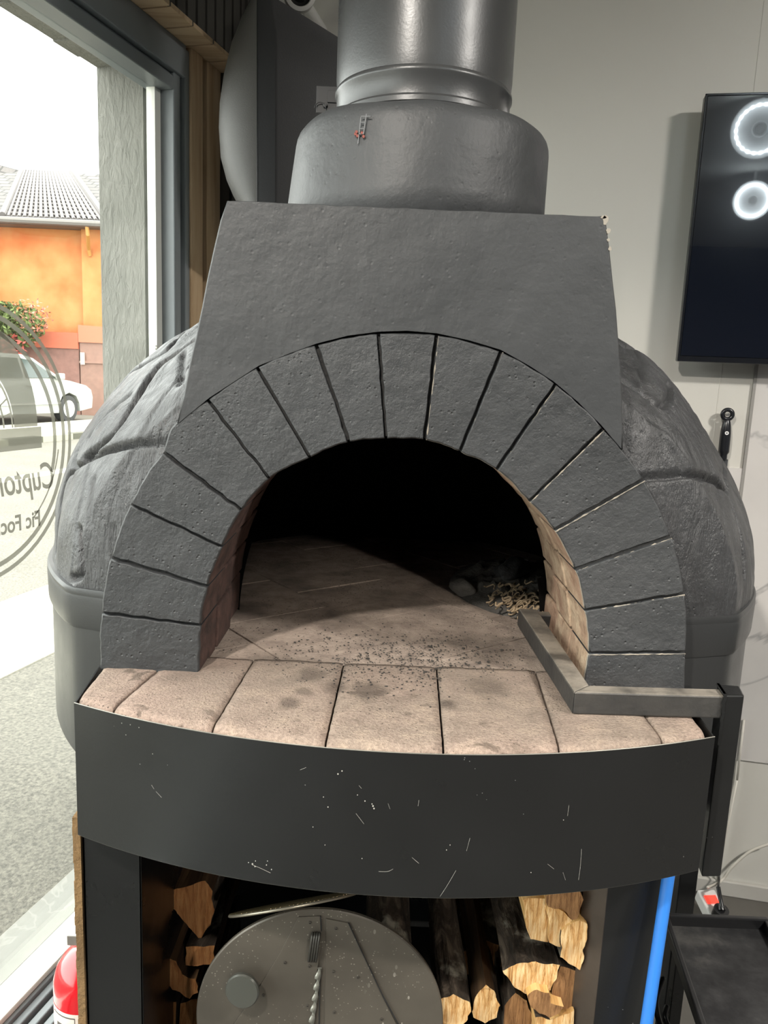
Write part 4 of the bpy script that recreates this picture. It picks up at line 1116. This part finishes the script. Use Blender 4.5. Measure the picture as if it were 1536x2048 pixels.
# ================================================================== TELEVISION
toff = .09
a = AB(1412, 187, toff); b = AB(1354, 722, toff); zt, zb = a.z, b.z; u0 = (a-BW(0, 0, 0)).dot(DB); u0 = (u0+(b-BW(0, 0, 0)).dot(DB))/2
tw = (zt-zb)*16/9
tv = thing('television', BW(u0+tw/2, toff-.03, zb), 'large black flat-screen television mounted on the white wall, reflecting ring lamps', 'television')
bm = bmesh.new(); lbox(bm, u0, u0+tw, toff-.035, toff-.004, zb, zt, fn=BW); tvb = finish(bm, 'casing', plain('black_tv_casing', (.006, .007, .009), .3), tv, bevel=.004)
t = NT('dark_screen'); SCRM = t.done((.0035, .0055, .012), .022, 0, None, .9)
t.b.inputs['Coat Weight'].default_value = .3; t.b.inputs['Coat Roughness'].default_value = .17
bm = bmesh.new(); lbox(bm, u0+.007, u0+tw-.007, toff-.004, toff-.001, zb+.016, zt-.007, fn=BW); finish(bm, 'screen', SCRM, tv)
bm = bmesh.new(); lbox(bm, u0, u0+tw, toff-.004, toff+.001, zb, zb+.014, fn=BW)
lbox(bm, u0, u0+tw, toff-.004, toff, zt-.006, zt, fn=BW); lbox(bm, u0, u0+.006, toff-.004, toff, zb, zt, fn=BW); lbox(bm, u0+tw-.006, u0+tw, toff-.004, toff, zb, zt, fn=BW)
finish(bm, 'bezel', plain('glossy_bezel', (.01, .011, .014), .15), tv, bevel=.001)
bm = bmesh.new(); lbox(bm, u0+tw/2-.2, u0+tw/2+.2, .0, toff-.035, zb+.2, zt-.2, fn=BW); finish(bm, 'wall_mount', KB, tv)

# ================================================================== BLACK LOUDSPEAKER
SPM = plain('matte_black_cabinet', (.018, .019, .021), .5, bump=.0003, bscale=300)
GRM = plain('grey_black_grille', (.075, .073, .070), .5, bump=.0006, bscale=500)
spk = thing('loudspeaker', (-.3, 1.1, 1.9), 'large black rounded loudspeaker cabinet mounted high in the corner behind the flue pipe', 'loudspeaker')
YS = .95
Lout = [(505, 14), (484, 42), (465, 85), (450, 140), (441, 200), (439, 250), (443, 310), (455, 355), (468, 385), (482, 410), (500, 440)]
lvls = []
for i, (px, py) in enumerate(Lout):
    L = AY(px, py, YS+.10); z = L.z
    f = i/(len(Lout)-1)
    s1x = AY(514, py, YS).x; s2x = AY(549 if py > 60 else 540, py, YS-.005).x
    lvls.append((L.x, z-.012, s1x, s2x))
bm = bmesh.new(); rows = []
for lx0, z, s1x, s2x in lvls:
    w_ = s1x-lx0; row = []
    for k in range(9):
        t = k/8; row.append((s1x-w_*(1-(1-t)**2)**.5 if False else s1x-w_*math.sin(t*math.pi/2), YS+.10-(.10)*math.cos(t*math.pi/2)+(.0 if True else 0), z))
    row = row[::-1]
    row = [(lx0+.004, YS+.19, z)]+row+[(s2x, YS+.004, z), (s2x+.006, YS+.012, z), (s2x+.17, YS+.10, z-.055*(1 if z > 2.2 else .0)), (s2x+.19, YS+.16, z-.06*(1 if z > 2.2 else 0)), (s2x+.10, YS+.24, z-.03*(1 if z > 2.2 else 0))]
    rows.append([bm.verts.new(p) for p in row])
n = len(rows[0])
for a, b in zip(rows[:-1], rows[1:]):
    for k in range(n):
        l = (k+1) % n; f = bm.faces.new((a[k], a[l], b[l], b[k])); f.smooth = True; f.material_index = 1 if k in range(0, 9) else 0
bm.faces.new(rows[0][::-1]); bm.faces.new(rows[-1])
finish(bm, 'cabinet', [SPM, GRM], spk, smooth=True, autos=28)
bm = bmesh.new()
tube(bm, [Vector((s1x+.0003, YS-.0004, z)) for lx0, z, s1x, s2x in lvls], .0011, 6); finish(bm, 'seam', KB, spk)
bm = bmesh.new(); lbox(bm, -.33, -.29, .0, .20, 2.1, 2.2, fn=BW); finish(bm, 'wall_bracket', KB, spk)
# round white security camera / pipe end above it
wc = AY(600, -14, 1.05)
cm = thing('security_camera', wc, 'small round white ceiling camera with dark lens at the top edge beside the flue', 'camera')
bm = bmesh.new(); axd = Vector((.15, -1, -.35)).normalized()
lathe(bm, wc, [(0, -.09), (.036, -.09), (.042, -.08), (.042, .0), (.040, .006), (.031, .008), (.029, .002), (.029, -.01), (0, -.01)], 48, axis=axd); finish(bm, 'shell', WHITEM, cm, smooth=True, autos=40)
bm = bmesh.new(); lathe(bm, wc, [(.029, -.009), (.020, -.004), (0, .0)], 40, axis=axd); finish(bm, 'lens', plain('dark_lens', (.01, .01, .01), .1), cm, smooth=True)
bm = bmesh.new(); e = wc-axd*.085; cyl(bm, e, BW((e-BW(0, 0, 0)).dot(DB), 0, e.z), .018, 24); finish(bm, 'mount', WHITEM, cm)

# ================================================================== FIRE EXTINGUISHER
EX, EY = -.538, .165
fe = thing('fire_extinguisher', (EX, EY, FLOOR), 'red fire extinguisher standing on the floor between the window and the oven stand', 'fire extinguisher')
RED = plain('glossy_red_paint', 'C4141F', .18); RED.node_tree.nodes['Principled BSDF'].inputs['Coat Weight'].default_value = .6
er = .062; et = .405
bm = bmesh.new(); lathe(bm, (EX, EY, 0), [(0, FLOOR), (er-.008, FLOOR), (er, FLOOR+.015), (er, et-.065), (er*.985, et-.05), (er*.9, et-.03), (er*.72, et-.012), (er*.45, et-.001), (er*.28, et+.003), (.015, et+.004), (.015, et+.014), (0, et+.014)], 64)
finish(bm, 'cylinder', RED, fe, smooth=True, autos=50)
bm = bmesh.new(); lathe(bm, (EX, EY, 0), [(.017, et+.012), (.017, et+.045), (.008, et+.045), (.008, et+.060), (0, et+.060)], 24); box(bm, (EX-.018, EY-.01, et+.034), (.024, .02, .022)); box(bm, (EX+.02, EY-.01, et+.036), (.03, .018, .014))
finish(bm, 'valve', plain('nickel_valve', 'A9A5A0', .3, .8), fe, bevel=.002)
bm = bmesh.new(); box(bm, (EX+.025, EY, et+.078), (.05, .018, .008), Matrix.Rotation(-.3, 3, 'Y')); box(bm, (EX+.008, EY, et+.066), (.016, .016, .028)); finish(bm, 'lever', RED, fe, bevel=.002)
bm = bmesh.new(); cA = math.radians(248)
rows = []
for i in range(15):
    a = cA-.62+1.1*i/14; rows.append([bm.verts.new((EX+(er+.0006)*math.cos(a), EY+(er+.0006)*math.sin(a), z)) for z in (.10, .318)])
for a, b in zip(rows[:-1], rows[1:]): bm.faces.new((a[0], b[0], b[1], a[1])).smooth = True
lab = finish(bm, 'paper_label', plain('label_white', 'D8CFC8', .5), fe); lab['label'] = 'white printed label'
bm = bmesh.new()
def lab_rect(a0, a1, z0, z1, r=er+.0012):
    rr_ = []
    for i in range(7):
        a = a0+(a1-a0)*i/6; rr_.append([bm.verts.new((EX+r*math.cos(a), EY+r*math.sin(a), z)) for z in (z0, z1)])
    for p, q in zip(rr_[:-1], rr_[1:]): bm.faces.new((p[0], q[0], q[1], p[1]))
for a0, a1, z0, z1 in ((cA-.5, cA+.38, .308, .3105), (cA-.5, cA+.38, .11, .1125), (cA-.5, cA-.48, .11, .3105), (cA+.36, cA+.38, .11, .3105), (cA-.30, cA+.10, .262, .292)): lab_rect(a0, a1, z0, z1)
for k in range(9): lab_rect(cA-.42, cA+.1+.15*random.random(), .245-k*.013, .249-k*.013)
finish(bm, 'print', plain('label_ink', '55514E', .6), lab)

# ================================================================== CEILING LAMPS (rings seen in the television; panel and far spot added as fill)
RAIM = [AB(1505, 400, .09), AB(1515, 262, .09)]
LEDM = emit('led_ring', (.80, .92, 1.0), 34)
for k, rp in enumerate(RINGS):
    lt = thing('ring_lamp', rp, ['round ceiling ring lamp farther back in the room', 'round ceiling ring lamp nearer to the television'][k], 'ceiling lamp')
    rd = (RAIM[k]-rp).normalized(); rx_ = rd.cross(Vector((0, 0, 1))).normalized(); rz_ = rx_.cross(rd).normalized(); RRk = (.100, .112)[k]
    ringpt = lambda t_, f=1.0, o=0.0: rp+(rx_*math.cos(t_)+rz_*math.sin(t_))*RRk*f+rd*o
    bm = bmesh.new(); cyl(bm, rp-rd*.03, rp-rd*.055, RRk*1.25, 48); tube(bm, [ringpt(2*math.pi*i/32, .3, -.028) for i in range(32)], .006, 8, closed=True); cyl(bm, rp-rd*.045, Vector((rp.x-rd.x*.045, rp.y-rd.y*.045, CEIL)), .008, 12); finish(bm, 'housing', WHITEM, lt)
    bm = bmesh.new()
    if k == 0: tube(bm, [ringpt(2*math.pi*i/48) for i in range(48)], .009, 10, closed=True)
    else:
        tube(bm, [ringpt(2*math.pi*i/88) for i in range(88)], [.0085 if i % 4 == 0 else (.0025 if i % 4 == 2 else .006) for i in range(88)], 8, closed=True)
    finish(bm, 'led_ring', LEDM, lt, smooth=True)
pnl = thing('fill_panel', PANEL, 'added flat rectangular fill panel under the ceiling on the right side of the room', 'ceiling lamp')
bm = bmesh.new(); box(bm, PANEL+Vector((0, 0, .035)), (.45, .33, .05)); finish(bm, 'housing', WHITEM, pnl, bevel=.004)
for k, (sp_, tg_) in enumerate(((SPOT, Vector((.1, -.1, .9))), (FILLSPOT, Vector((.16, 0, .85))))):
    sp = thing('spotlight', sp_, ['small white ceiling spotlight above and behind the viewer', 'added small white fill spotlight on a long stem at the far end of the room'][k], 'ceiling lamp')
    bm = bmesh.new(); ad = (tg_-sp_).normalized()
    lathe(bm, sp_, [(.0, -.10), (.045, -.10), (.05, -.08), (.05, -.015), (.046, -.015), (.046, -.07), (0, -.07)], 32, axis=ad); finish(bm, 'housing', WHITEM, sp, smooth=True, autos=40)
    bm = bmesh.new(); e_ = sp_-ad*.09; cyl(bm, e_, Vector((e_.x, e_.y, CEIL)), .01, 12); finish(bm, 'stem', WHITEM, sp)

# ================================================================== WINDOW STICKER (frosted film on the glass, seen from behind)
stk = thing('window_sticker', LW(1.326, 1.24, 1.045), 'round frosted shop logo sticker with an oven drawing and mirrored lettering on the window glass', 'window sticker')
SO = 1.2425
def SP(s, z, o=SO): return LW(s, o, z)
CS, CZ = 1.326, 1.345
def film_ring(bm, cs, cz, r0, r1, a0=0, a1=2*math.pi, n=72, o=SO, ry=1.0):
    rows = []
    for i in range(n+1):
        a = a0+(a1-a0)*i/n; rows.append([bm.verts.new(SP(cs+r*math.cos(a), cz+r*ry*math.sin(a), oo)) for r, oo in ((r0, o), (r1, o), (r1, o-.0004), (r0, o-.0004))])
    for a, b in zip(rows[:-1], rows[1:]):
        for k in range(4): bm.faces.new((a[k], b[k], b[(k+1) % 4], a[(k+1) % 4]))
bm = bmesh.new()
film_ring(bm, CS, CZ, .293, .303); film_ring(bm, CS, CZ, .270, .281)
film_ring(bm, CS, CZ, .238, .249, -.35, math.pi+.35)
film_ring(bm, CS, CZ+.02, .258, .262, -.9, -.2)
fr_ = finish(bm, 'outer_rings', FROST, stk)
bm = bmesh.new()
def frect(s0, s1, z0, z1, o=SO): hexa(bm, [SP(s0, z0, o), SP(s1, z0, o), SP(s1, z1, o), SP(s0, z1, o)], [SP(s0, z0, o-.0004), SP(s1, z0, o-.0004), SP(s1, z1, o-.0004), SP(s0, z1, o-.0004)])
def s_of(px, py): q_ = AL(px, py, SO); return (q_-C0).dot(DL), q_.z
s_a, z_a = s_of(82, 853); s_b, z_b = s_of(85, 895)
frect(2*CS-s_a-.02, s_a, z_b, z_a)
ro = s_a-CS-.012
film_ring(bm, CS, z_a+.002, ro*.60, ro, 0, math.pi, 48, ry=1.25)
finish(bm, 'oven_drawing', FROST, stk)
bm = bmesh.new()
for rr_ in (ro*.42, ro*.56): film_ring(bm, CS, z_a+.002, rr_, rr_+.0045, 0, math.pi, 48, ry=1.25)
for k in range(1, 12):
    a = math.pi*k/12; p = Vector((math.cos(a), math.sin(a)*1.25)); r_a, r_b = ro*.43, ro*.56
    t_ = Vector((-p.y, p.x)).normalized()*.0018
    q4 = [(CS+p.x*r_a+t_.x, z_a+p.y*r_a+t_.y), (CS+p.x*r_b+t_.x, z_a+p.y*r_b+t_.y), (CS+p.x*r_b-t_.x, z_a+p.y*r_b-t_.y), (CS+p.x*r_a-t_.x, z_a+p.y*r_a-t_.y)]
    hexa(bm, [SP(x, z, SO-.0006) for x, z in q4], [SP(x, z, SO-.001) for x, z in q4])
finish(bm, 'brick_lines', m_frost('pale_film', .8, 'A8A69C'), stk)
def letter(txt, size, right_px, base_z, nm, shear=0.0, wx=1.0):
    cu = bpy.data.curves.new(nm, 'FONT'); cu.body = txt; cu.size = size; cu.extrude = .0003; cu.shear = shear; cu.offset = .0010
    tmp = bpy.data.objects.new(nm, cu); COL.objects.link(tmp); dg = bpy.context.evaluated_depsgraph_get()
    me = bpy.data.meshes.new_from_object(tmp.evaluated_get(dg)); COL.objects.unlink(tmp); bpy.data.objects.remove(tmp)
    for v_ in me.vertices:
        x, y, z = v_.co; v_.co = SP(right_px-x*wx, base_z+y, SO+z)      # reads correctly from the street, mirrored from inside
    me.materials.clear(); me.materials.append(FROSTD)
    o = bpy.data.objects.new(nm, me); COL.objects.link(o); put(o, stk); return o
s1_, z1_ = s_of(108, 965); s2_, z2_ = s_of(82, 1048)
letter('Cuptor', .088, s1_+.004, z1_-.010, 'lettering', .2, .72)
letter('Fic FocFoc', .052, s2_, z2_-.002, 'lettering', 0, .86)

# ================================================================== STREET OUTSIDE
def SZ(t): return .020*(t-1.4)
def ground(name, t0, t1, s0, s1, m, dz=0, th=.12, lab=None):
    bm = bmesh.new(); hexa(bm, [LW(s0, t0, SZ(t0)+dz), LW(s1, t0, SZ(t0)+dz), LW(s1, t1, SZ(t1)+dz), LW(s0, t1, SZ(t1)+dz)],
                           [LW(s0, t0, SZ(t0)+dz-th), LW(s1, t0, SZ(t0)+dz-th), LW(s1, t1, SZ(t1)+dz-th), LW(s0, t1, SZ(t1)+dz-th)])
    return struct(name, bm, m)
def m_asphalt(name, a, b):
    t = NT(name); c = t.ramp(t.noise(70, 5, .7), [(.35, a), (.65, b)]); c = t.mix(t.ramp(t.noise(1.5, 4), [(.4, 0.0), (.7, .35)]), c, a)
    return t.done(c, .9, 0, t.bump(t.noise(90, 4), .004), .2)
ASP = m_asphalt('grey_asphalt', '504E49', '767269')
ground('road', 1.40, 40, -14, 60, ASP, 0)
bm = bmesh.new()
PALE = m_asphalt('pale_concrete', '8F8C80', 'A09C90')
ground('road_marking_band', 2.62, 3.45, -14, 60, PALE, .006, .01)
ground('pavement_island', 9.3, 11.2, -14, 60, PALE, .06, .1)
# painted line
ground('road_line', 6.6, 6.85, -14, 60, PALE, .006, .01)
# kerb of alternating blocks
bm = bmesh.new(); bm2 = bmesh.new()
for k in range(-10, 60):
    s0 = k*.8; (lbox)(bm if k % 2 else bm2, s0, s0+.79, 9.1, 9.3, SZ(9.2)-.05, SZ(9.2)+.10)
struct('kerb_1', bm, plain('kerb_dark', '4A493E', .9)); struct('kerb_2', bm2, plain('kerb_light', '8E8C7A', .9))
# far building: orange wall, gutter, tiled roof
BY = 20.0
def m_orange():
    t = NT('orange_plaster'); c = t.ramp(t.noise(.6, 4, .6), [(.35, 'A85C34'), (.6, 'AE7D50')])
    sx = t.n('ShaderNodeSeparateXYZ'); t.l(t.co, sx.inputs[0])
    stain = t.ramp(t.math('ADD', sx.outputs[2], t.math('MULTIPLY', t.noise(1.3, 5, .6), 1.6)), [(.0, 0.0), (1.0, 1.0)])
    mr = t.n('ShaderNodeMapRange'); t.l(t.math('ADD', sx.outputs[2], t.math('MULTIPLY', t.noise(1.1, 5, .6), 1.8)), mr.inputs[0]); mr.inputs[1].default_value = 3.0; mr.inputs[2].default_value = 3.6
    c = t.mix(mr.outputs[0], 'A0522E', c)
    return t.done(c, .9, 0, t.bump(t.noise(40, 4), .005), .1)
ORG = m_orange()
gz = AY(100, 447, BY-.3).z; rz = AY(100, 338, BY+4).z
bld = thing('house', (-8, BY, .3), 'orange plastered house with a pale tiled roof across the street', 'house')
xL, xR = -17.0, -3.0
bm = bmesh.new(); prism(bm, [Vector((xL, BY, .2)), Vector((xR, BY, .2)), Vector((xR, BY, gz)), Vector((xL, BY, gz))], (0, 8, 0))
xp = AY(166, 500, BY-.1).x; box(bm, (xp+2.0, BY-.10, (gz+.2)/2), (4.0, .2, gz-.2))
finish(bm, 'wall', ORG, bld)
def m_tiles():
    t = NT('pale_roof_tiles'); wv = t.n('ShaderNodeTexBrick'); wv.inputs['Scale'].default_value = 1.0
    wv.inputs['Color1'].default_value = col4('4A4543'); wv.inputs['Color2'].default_value = col4('544F4D'); wv.inputs['Mortar'].default_value = col4('2C2927')
    wv.inputs['Brick Width'].default_value = .42; wv.inputs['Row Height'].default_value = .30; wv.inputs['Mortar Size'].default_value = .028
    t.l(t.map((1, 1, 1)), wv.inputs['Vector']); return t.done(wv.outputs[0], .6, 0, t.bump(t.math('SUBTRACT', 1.0, wv.outputs['Fac']), .05), .3)
TILE = m_tiles()
bm = bmesh.new()
eL = AY(0, 437, BY-.6); eR = AY(197, 455, BY-.6); rdL = AY(45, 342, BY+4); rdR = AY(145, 346, BY+4); low = AY(205, 440, BY-.6)
e0 = Vector((-9.75, BY-.6, gz)); 
E1 = Vector((AY(5, 430, BY-.6).x, BY-.6, gz+.05)); E2 = Vector((AY(214, 450, BY-.6).x, BY-.6, gz+.05)); zr = rdL.z; Rl = Vector((rdL.x, BY+4, zr)); Rr_ = Vector((rdR.x, BY+4, zr))
def quad(pts):
    v_ = [bm.verts.new(p) for p in pts]; w_ = [bm.verts.new(Vector(p)-Vector((0, 0, .15))) for p in pts]
    bm.faces.new(v_); bm.faces.new(w_[::-1])
    for i in range(len(pts)): bm.faces.new((v_[i], w_[i], w_[(i+1) % len(pts)], v_[(i+1) % len(pts)]))
quad([E1, E2, Rr_, Rl])
quad([E2, Vector((E2.x+8, BY-.6, gz+.05)), Vector((E2.x+8, BY+4, zr)), Rr_])
wing = Vector((E1.x-8, BY-.6, gz+.05)); quad([wing, E1, Rl, Vector((Rl.x-9, BY+4, zr+1.9))])
finish(bm, 'roof', TILE, bld)
# tile rows as real relief on the visible slope
bm = bmesh.new()
for k in range(1, 15):
    t0_ = k/15; a = E1.lerp(Rl, t0_); b = E2.lerp(Rr_, t0_); tube(bm, [a+Vector((0, -.02, .02)), b+Vector((0, -.02, .02))], .035, 6)
for k in range(0, 20):
    u_ = k/19; tube(bm, [E1.lerp(E2, u_)+Vector((0, 0, .03)), Rl.lerp(Rr_, u_)+Vector((0, 0, .03))], .045, 6)
tube(bm, [E2+Vector((0, 0, .06)), Rr_+Vector((0, 0, .06))], .09, 8); tube(bm, [E1+Vector((0, 0, .06)), Rl+Vector((0, 0, .06))], .08, 8)
finish(bm, 'roof_ribs', plain('roof_rib', '565150', .6), bld)
bm = bmesh.new(); tube(bm, [Vector((xL, BY-.72, gz)), Vector((xR, BY-.72, gz-.05))], .085, 8); box(bm, (-9, BY-.35, gz-.06), (16, .7, .06)); finish(bm, 'gutter', plain('grey_gutter', '5E5A56', .5), bld)
bm = bmesh.new(); xd = AY(177, 470, BY-.6).x; tube(bm, [Vector((xd, BY-.7, gz-.05)), Vector((xd, BY-.65, gz-.3)), Vector((xd-.12, BY-.3, gz-.6)), Vector((xd-.12, BY-.22, gz-.75))], .05, 8); finish(bm, 'downpipe', plain('ochre_pipe', '9A7036', .5), bld)
# street wall with orange coping and the gates
FYY = 18.6
fz = AY(130, 697, FYY).z; fz2 = AY(190, 686, FYY).z; fzo = AY(130, 665, FYY).z; g0 = .20
xa, xb = AY(-30, 700, FYY).x, AY(160, 700, FYY).x; xc = AY(330, 700, FYY).x
fw = thing('garden_wall', (xa, FYY, g0), 'low street wall with orange top in front of the orange house, behind the white car', 'wall')
bm = bmesh.new(); box(bm, ((xa+xb)/2, FYY, (fz+g0)/2), (xb-xa, .16, fz-g0)); finish(bm, 'panel', plain('brown_panel', '704F46', .8, var=.15), fw)
bm = bmesh.new(); box(bm, ((xa+xb)/2, FYY, (fz+fzo)/2), (xb-xa, .24, fzo-fz)); finish(bm, 'coping', plain('orange_coping', 'A0523A', .8), fw)
gt = thing('street_gate', (xb, FYY, g0), 'brown metal street gate with orange beam, right of the street wall', 'gate')
bm = bmesh.new(); box(bm, ((xb+xc)/2+.01, FYY-.02, (fz2+g0)/2), (xc-xb-.03, .1, fz2-g0)); zz_ = AY(190, 725, FYY).z; box(bm, ((xb+xc)/2, FYY-.09, zz_), (xc-xb-.03, .04, .05)); finish(bm, 'panel', plain('tan_gate', '7C5E52', .7, var=.12), gt)
bm = bmesh.new(); zt_ = AY(190, 658, FYY).z; prism(bm, [Vector((xb+.01, FYY-.12, fz2)), Vector((xc, FYY-.12, fz2)), Vector((xc, FYY-.12, zt_)), Vector((xb+.01, FYY-.12, zt_+.08))], (0, .24, 0)); finish(bm, 'beam', plain('orange_beam', 'A26048', .8), gt)
sg = AY(165, 717, FYY-.12); bm = bmesh.new(); box(bm, sg, (.11, .02, .30)); tag(finish(bm, 'notice_plate', plain('pale_notice', 'A8988C', .6)), 'small pale vertical notice plate between street wall and gate', 'sign')
# blossoming bush behind the wall
def m_leaf(name, a, b):
    t = NT(name); c = t.ramp(t.noise(3, 3), [(.35, a), (.65, b)]); return t.done(c, .7, 0, None, .2)
bush = thing('flowering_bush', (AY(20, 720, 17.9).x, 17.9, .3), 'green bush with pink blossoms in front of the orange house', 'bush')
LG = m_leaf('bush_leaves', '3E4A26', '5E6A3C'); PK = m_leaf('bush_blossom', 'A05C50', 'AE7C68')
def leafcloud(name, cen, rad, n, size, m, squash=1.0):
    bm = bmesh.new()
    for _ in range(n):
        v_ = Vector((random.gauss(0, 1), random.gauss(0, 1), random.gauss(0, 1))).normalized()*random.random()**.4
        p = Vector(cen)+Vector((v_.x*rad[0], v_.y*rad[1], v_.z*rad[2]))
        q_ = Matrix.Rotation(random.uniform(0, 6.3), 3, Vector((random.random(), random.random(), random.random())).normalized())
        s_ = size*random.uniform(.6, 1.3); vs_ = [bm.verts.new(p+q_ @ Vector(c_)*s_) for c_ in ((-.5, 0, 0), (0, -.28, .05), (.6, 0, 0), (0, .28, .05))]
        bm.faces.new(vs_)
    return finish(bm, name, m, bush)
c1 = AY(28, 650, 17.9); c2 = AY(-20, 655, 17.9); c3 = AY(60, 640, 17.9)
leafcloud('foliage', c1, (.75, .5, .55), 1500, .12, LG); f2 = leafcloud('foliage', c2, (.8, .5, .7), 1200, .12, LG)
leafcloud('blossoms', c3, (.55, .4, .55), 260, .09, PK); leafcloud('blossoms', AY(12, 690, 17.7), (.5, .3, .3), 260, .12, m_leaf('red_blossom', '9A423A', 'A65E54'))
bm = bmesh.new(); tube(bm, [Vector((c1.x, 17.9, .2)), Vector((c1.x+.05, 17.9, c1.z))], .04, 8); finish(bm, 'stem', BARK, bush)

# ---- white car, parallel to the street
WHC = plain('white_car_paint', '8C8E88', .3); CARG = plain('car_glass', '2E3834', .1); TYRE = plain('tyre_rubber', (.03, .03, .03), .8); HUB = plain('wheel_hub', 'B5B5B0', .35, .6)
fwp = AZ(140, 833, .33); offc = (fwp-C0).dot(NL); sf = (fwp-C0).dot(DL)
car = thing('car', LW(sf-1.2, offc+.8, SZ(offc+.8)), 'white hatchback car parked along the far side of the street', 'car')
gz0 = SZ(offc)
def CP(s, z, o): return LW(sf+s, offc+o, gz0+z)
prof = [(.80, .30), (.84, .55), (.78, .72), (.60, .82), (.05, .92), (-.20, .95), (-.95, 1.38), (-1.25, 1.45), (-2.3, 1.46), (-3.0, 1.38), (-3.35, .98), (-3.45, .70), (-3.42, .32), (-2.95, .22)]
arch_f = [(-.36, .22), (-.34, .42), (-.24, .58), (0, .66), (.24, .58), (.34, .42), (.36, .24)]
under = [(-2.86+x*1.0, z) for x, z in [(.36+.0, .22)]]
bodyp = prof[:13]+[(-2.95, .24)]+[(-2.55+x, z) for x, z in arch_f]+[(x, z) for x, z in arch_f]
bodyp = [(x, z) for x, z in prof[:13]]+[(-2.92, .24)]+[(-2.55+x, z) for x, z in arch_f[:]]+[(x, z) for x, z in arch_f]
def tumble(z): return .0 if z < .95 else (z-.95)*.36
bm = bmesh.new()
va = [bm.verts.new(CP(x, z, tumble(z))) for x, z in bodyp]; vb = [bm.verts.new(CP(x, z, 1.66-tumble(z))) for x, z in bodyp]
bm.faces.new(va); bm.faces.new(vb[::-1])
for i in range(len(bodyp)): bm.faces.new((va[i], vb[i], vb[(i+1) % len(bodyp)], va[(i+1) % len(bodyp)]))
cb = finish(bm, 'body', WHC, car, bevel=.03, seg=3)
def side(pts, o=-.012, m=CARG, nm='side_window'):
    bm = bmesh.new(); hexa(bm, [CP(x, z, o+tumble(z)) for x, z in pts], [CP(x, z, o+.02+tumble(z)) for x, z in pts]); return finish(bm, nm, m, car)
side([(-.42, .98), (-.98, 1.32), (-1.32, 1.37), (-1.32, .98)]); side([(-1.42, .98), (-1.42, 1.37), (-2.2, 1.38), (-2.2, .98)]); side([(-2.3, .98), (-2.3, 1.38), (-2.8, 1.33), (-3.05, 1.0)])
bm = bmesh.new(); hexa(bm, [CP(-.22, .975, .16), CP(-.9, 1.375, .2), CP(-.9, 1.375, 1.46), CP(-.22, .975, 1.5)], [CP(-.20, .985, .16), CP(-.88, 1.385, .2), CP(-.88, 1.385, 1.46), CP(-.20, .985, 1.5)]); finish(bm, 'windscreen', CARG, car)
for ss in (0, -2.55):
    wb_ = None; bm = bmesh.new(); cyl(bm, CP(ss, .30, .02), CP(ss, .30, .22), .30, 32); wl_ = finish(bm, 'wheel', TYRE, car, bevel=.02)
    bm = bmesh.new(); cyl(bm, CP(ss, .30, .012), CP(ss, .30, .05), .19, 24); finish(bm, 'hub_cap', HUB, wl_)
bm = bmesh.new()
for i in range(1): box(bm, CP(-.40, 1.02, -.09), (.12, .18, .13), Matrix.Rotation(-TL, 3, 'Z'))
finish(bm, 'mirror', WHC, car, bevel=.02)
side([(-.33, .42), (-.33, .46), (-2.2, .46), (-2.2, .42)], -.03, plain('car_trim', 'A8A8A0', .5), 'trim_strip'); side([(-1.15, .80), (-1.15, .825), (-1.33, .825), (-1.33, .80)], -.03, plain('door_handle_grey', '8A8A84', .5), 'door_handle')
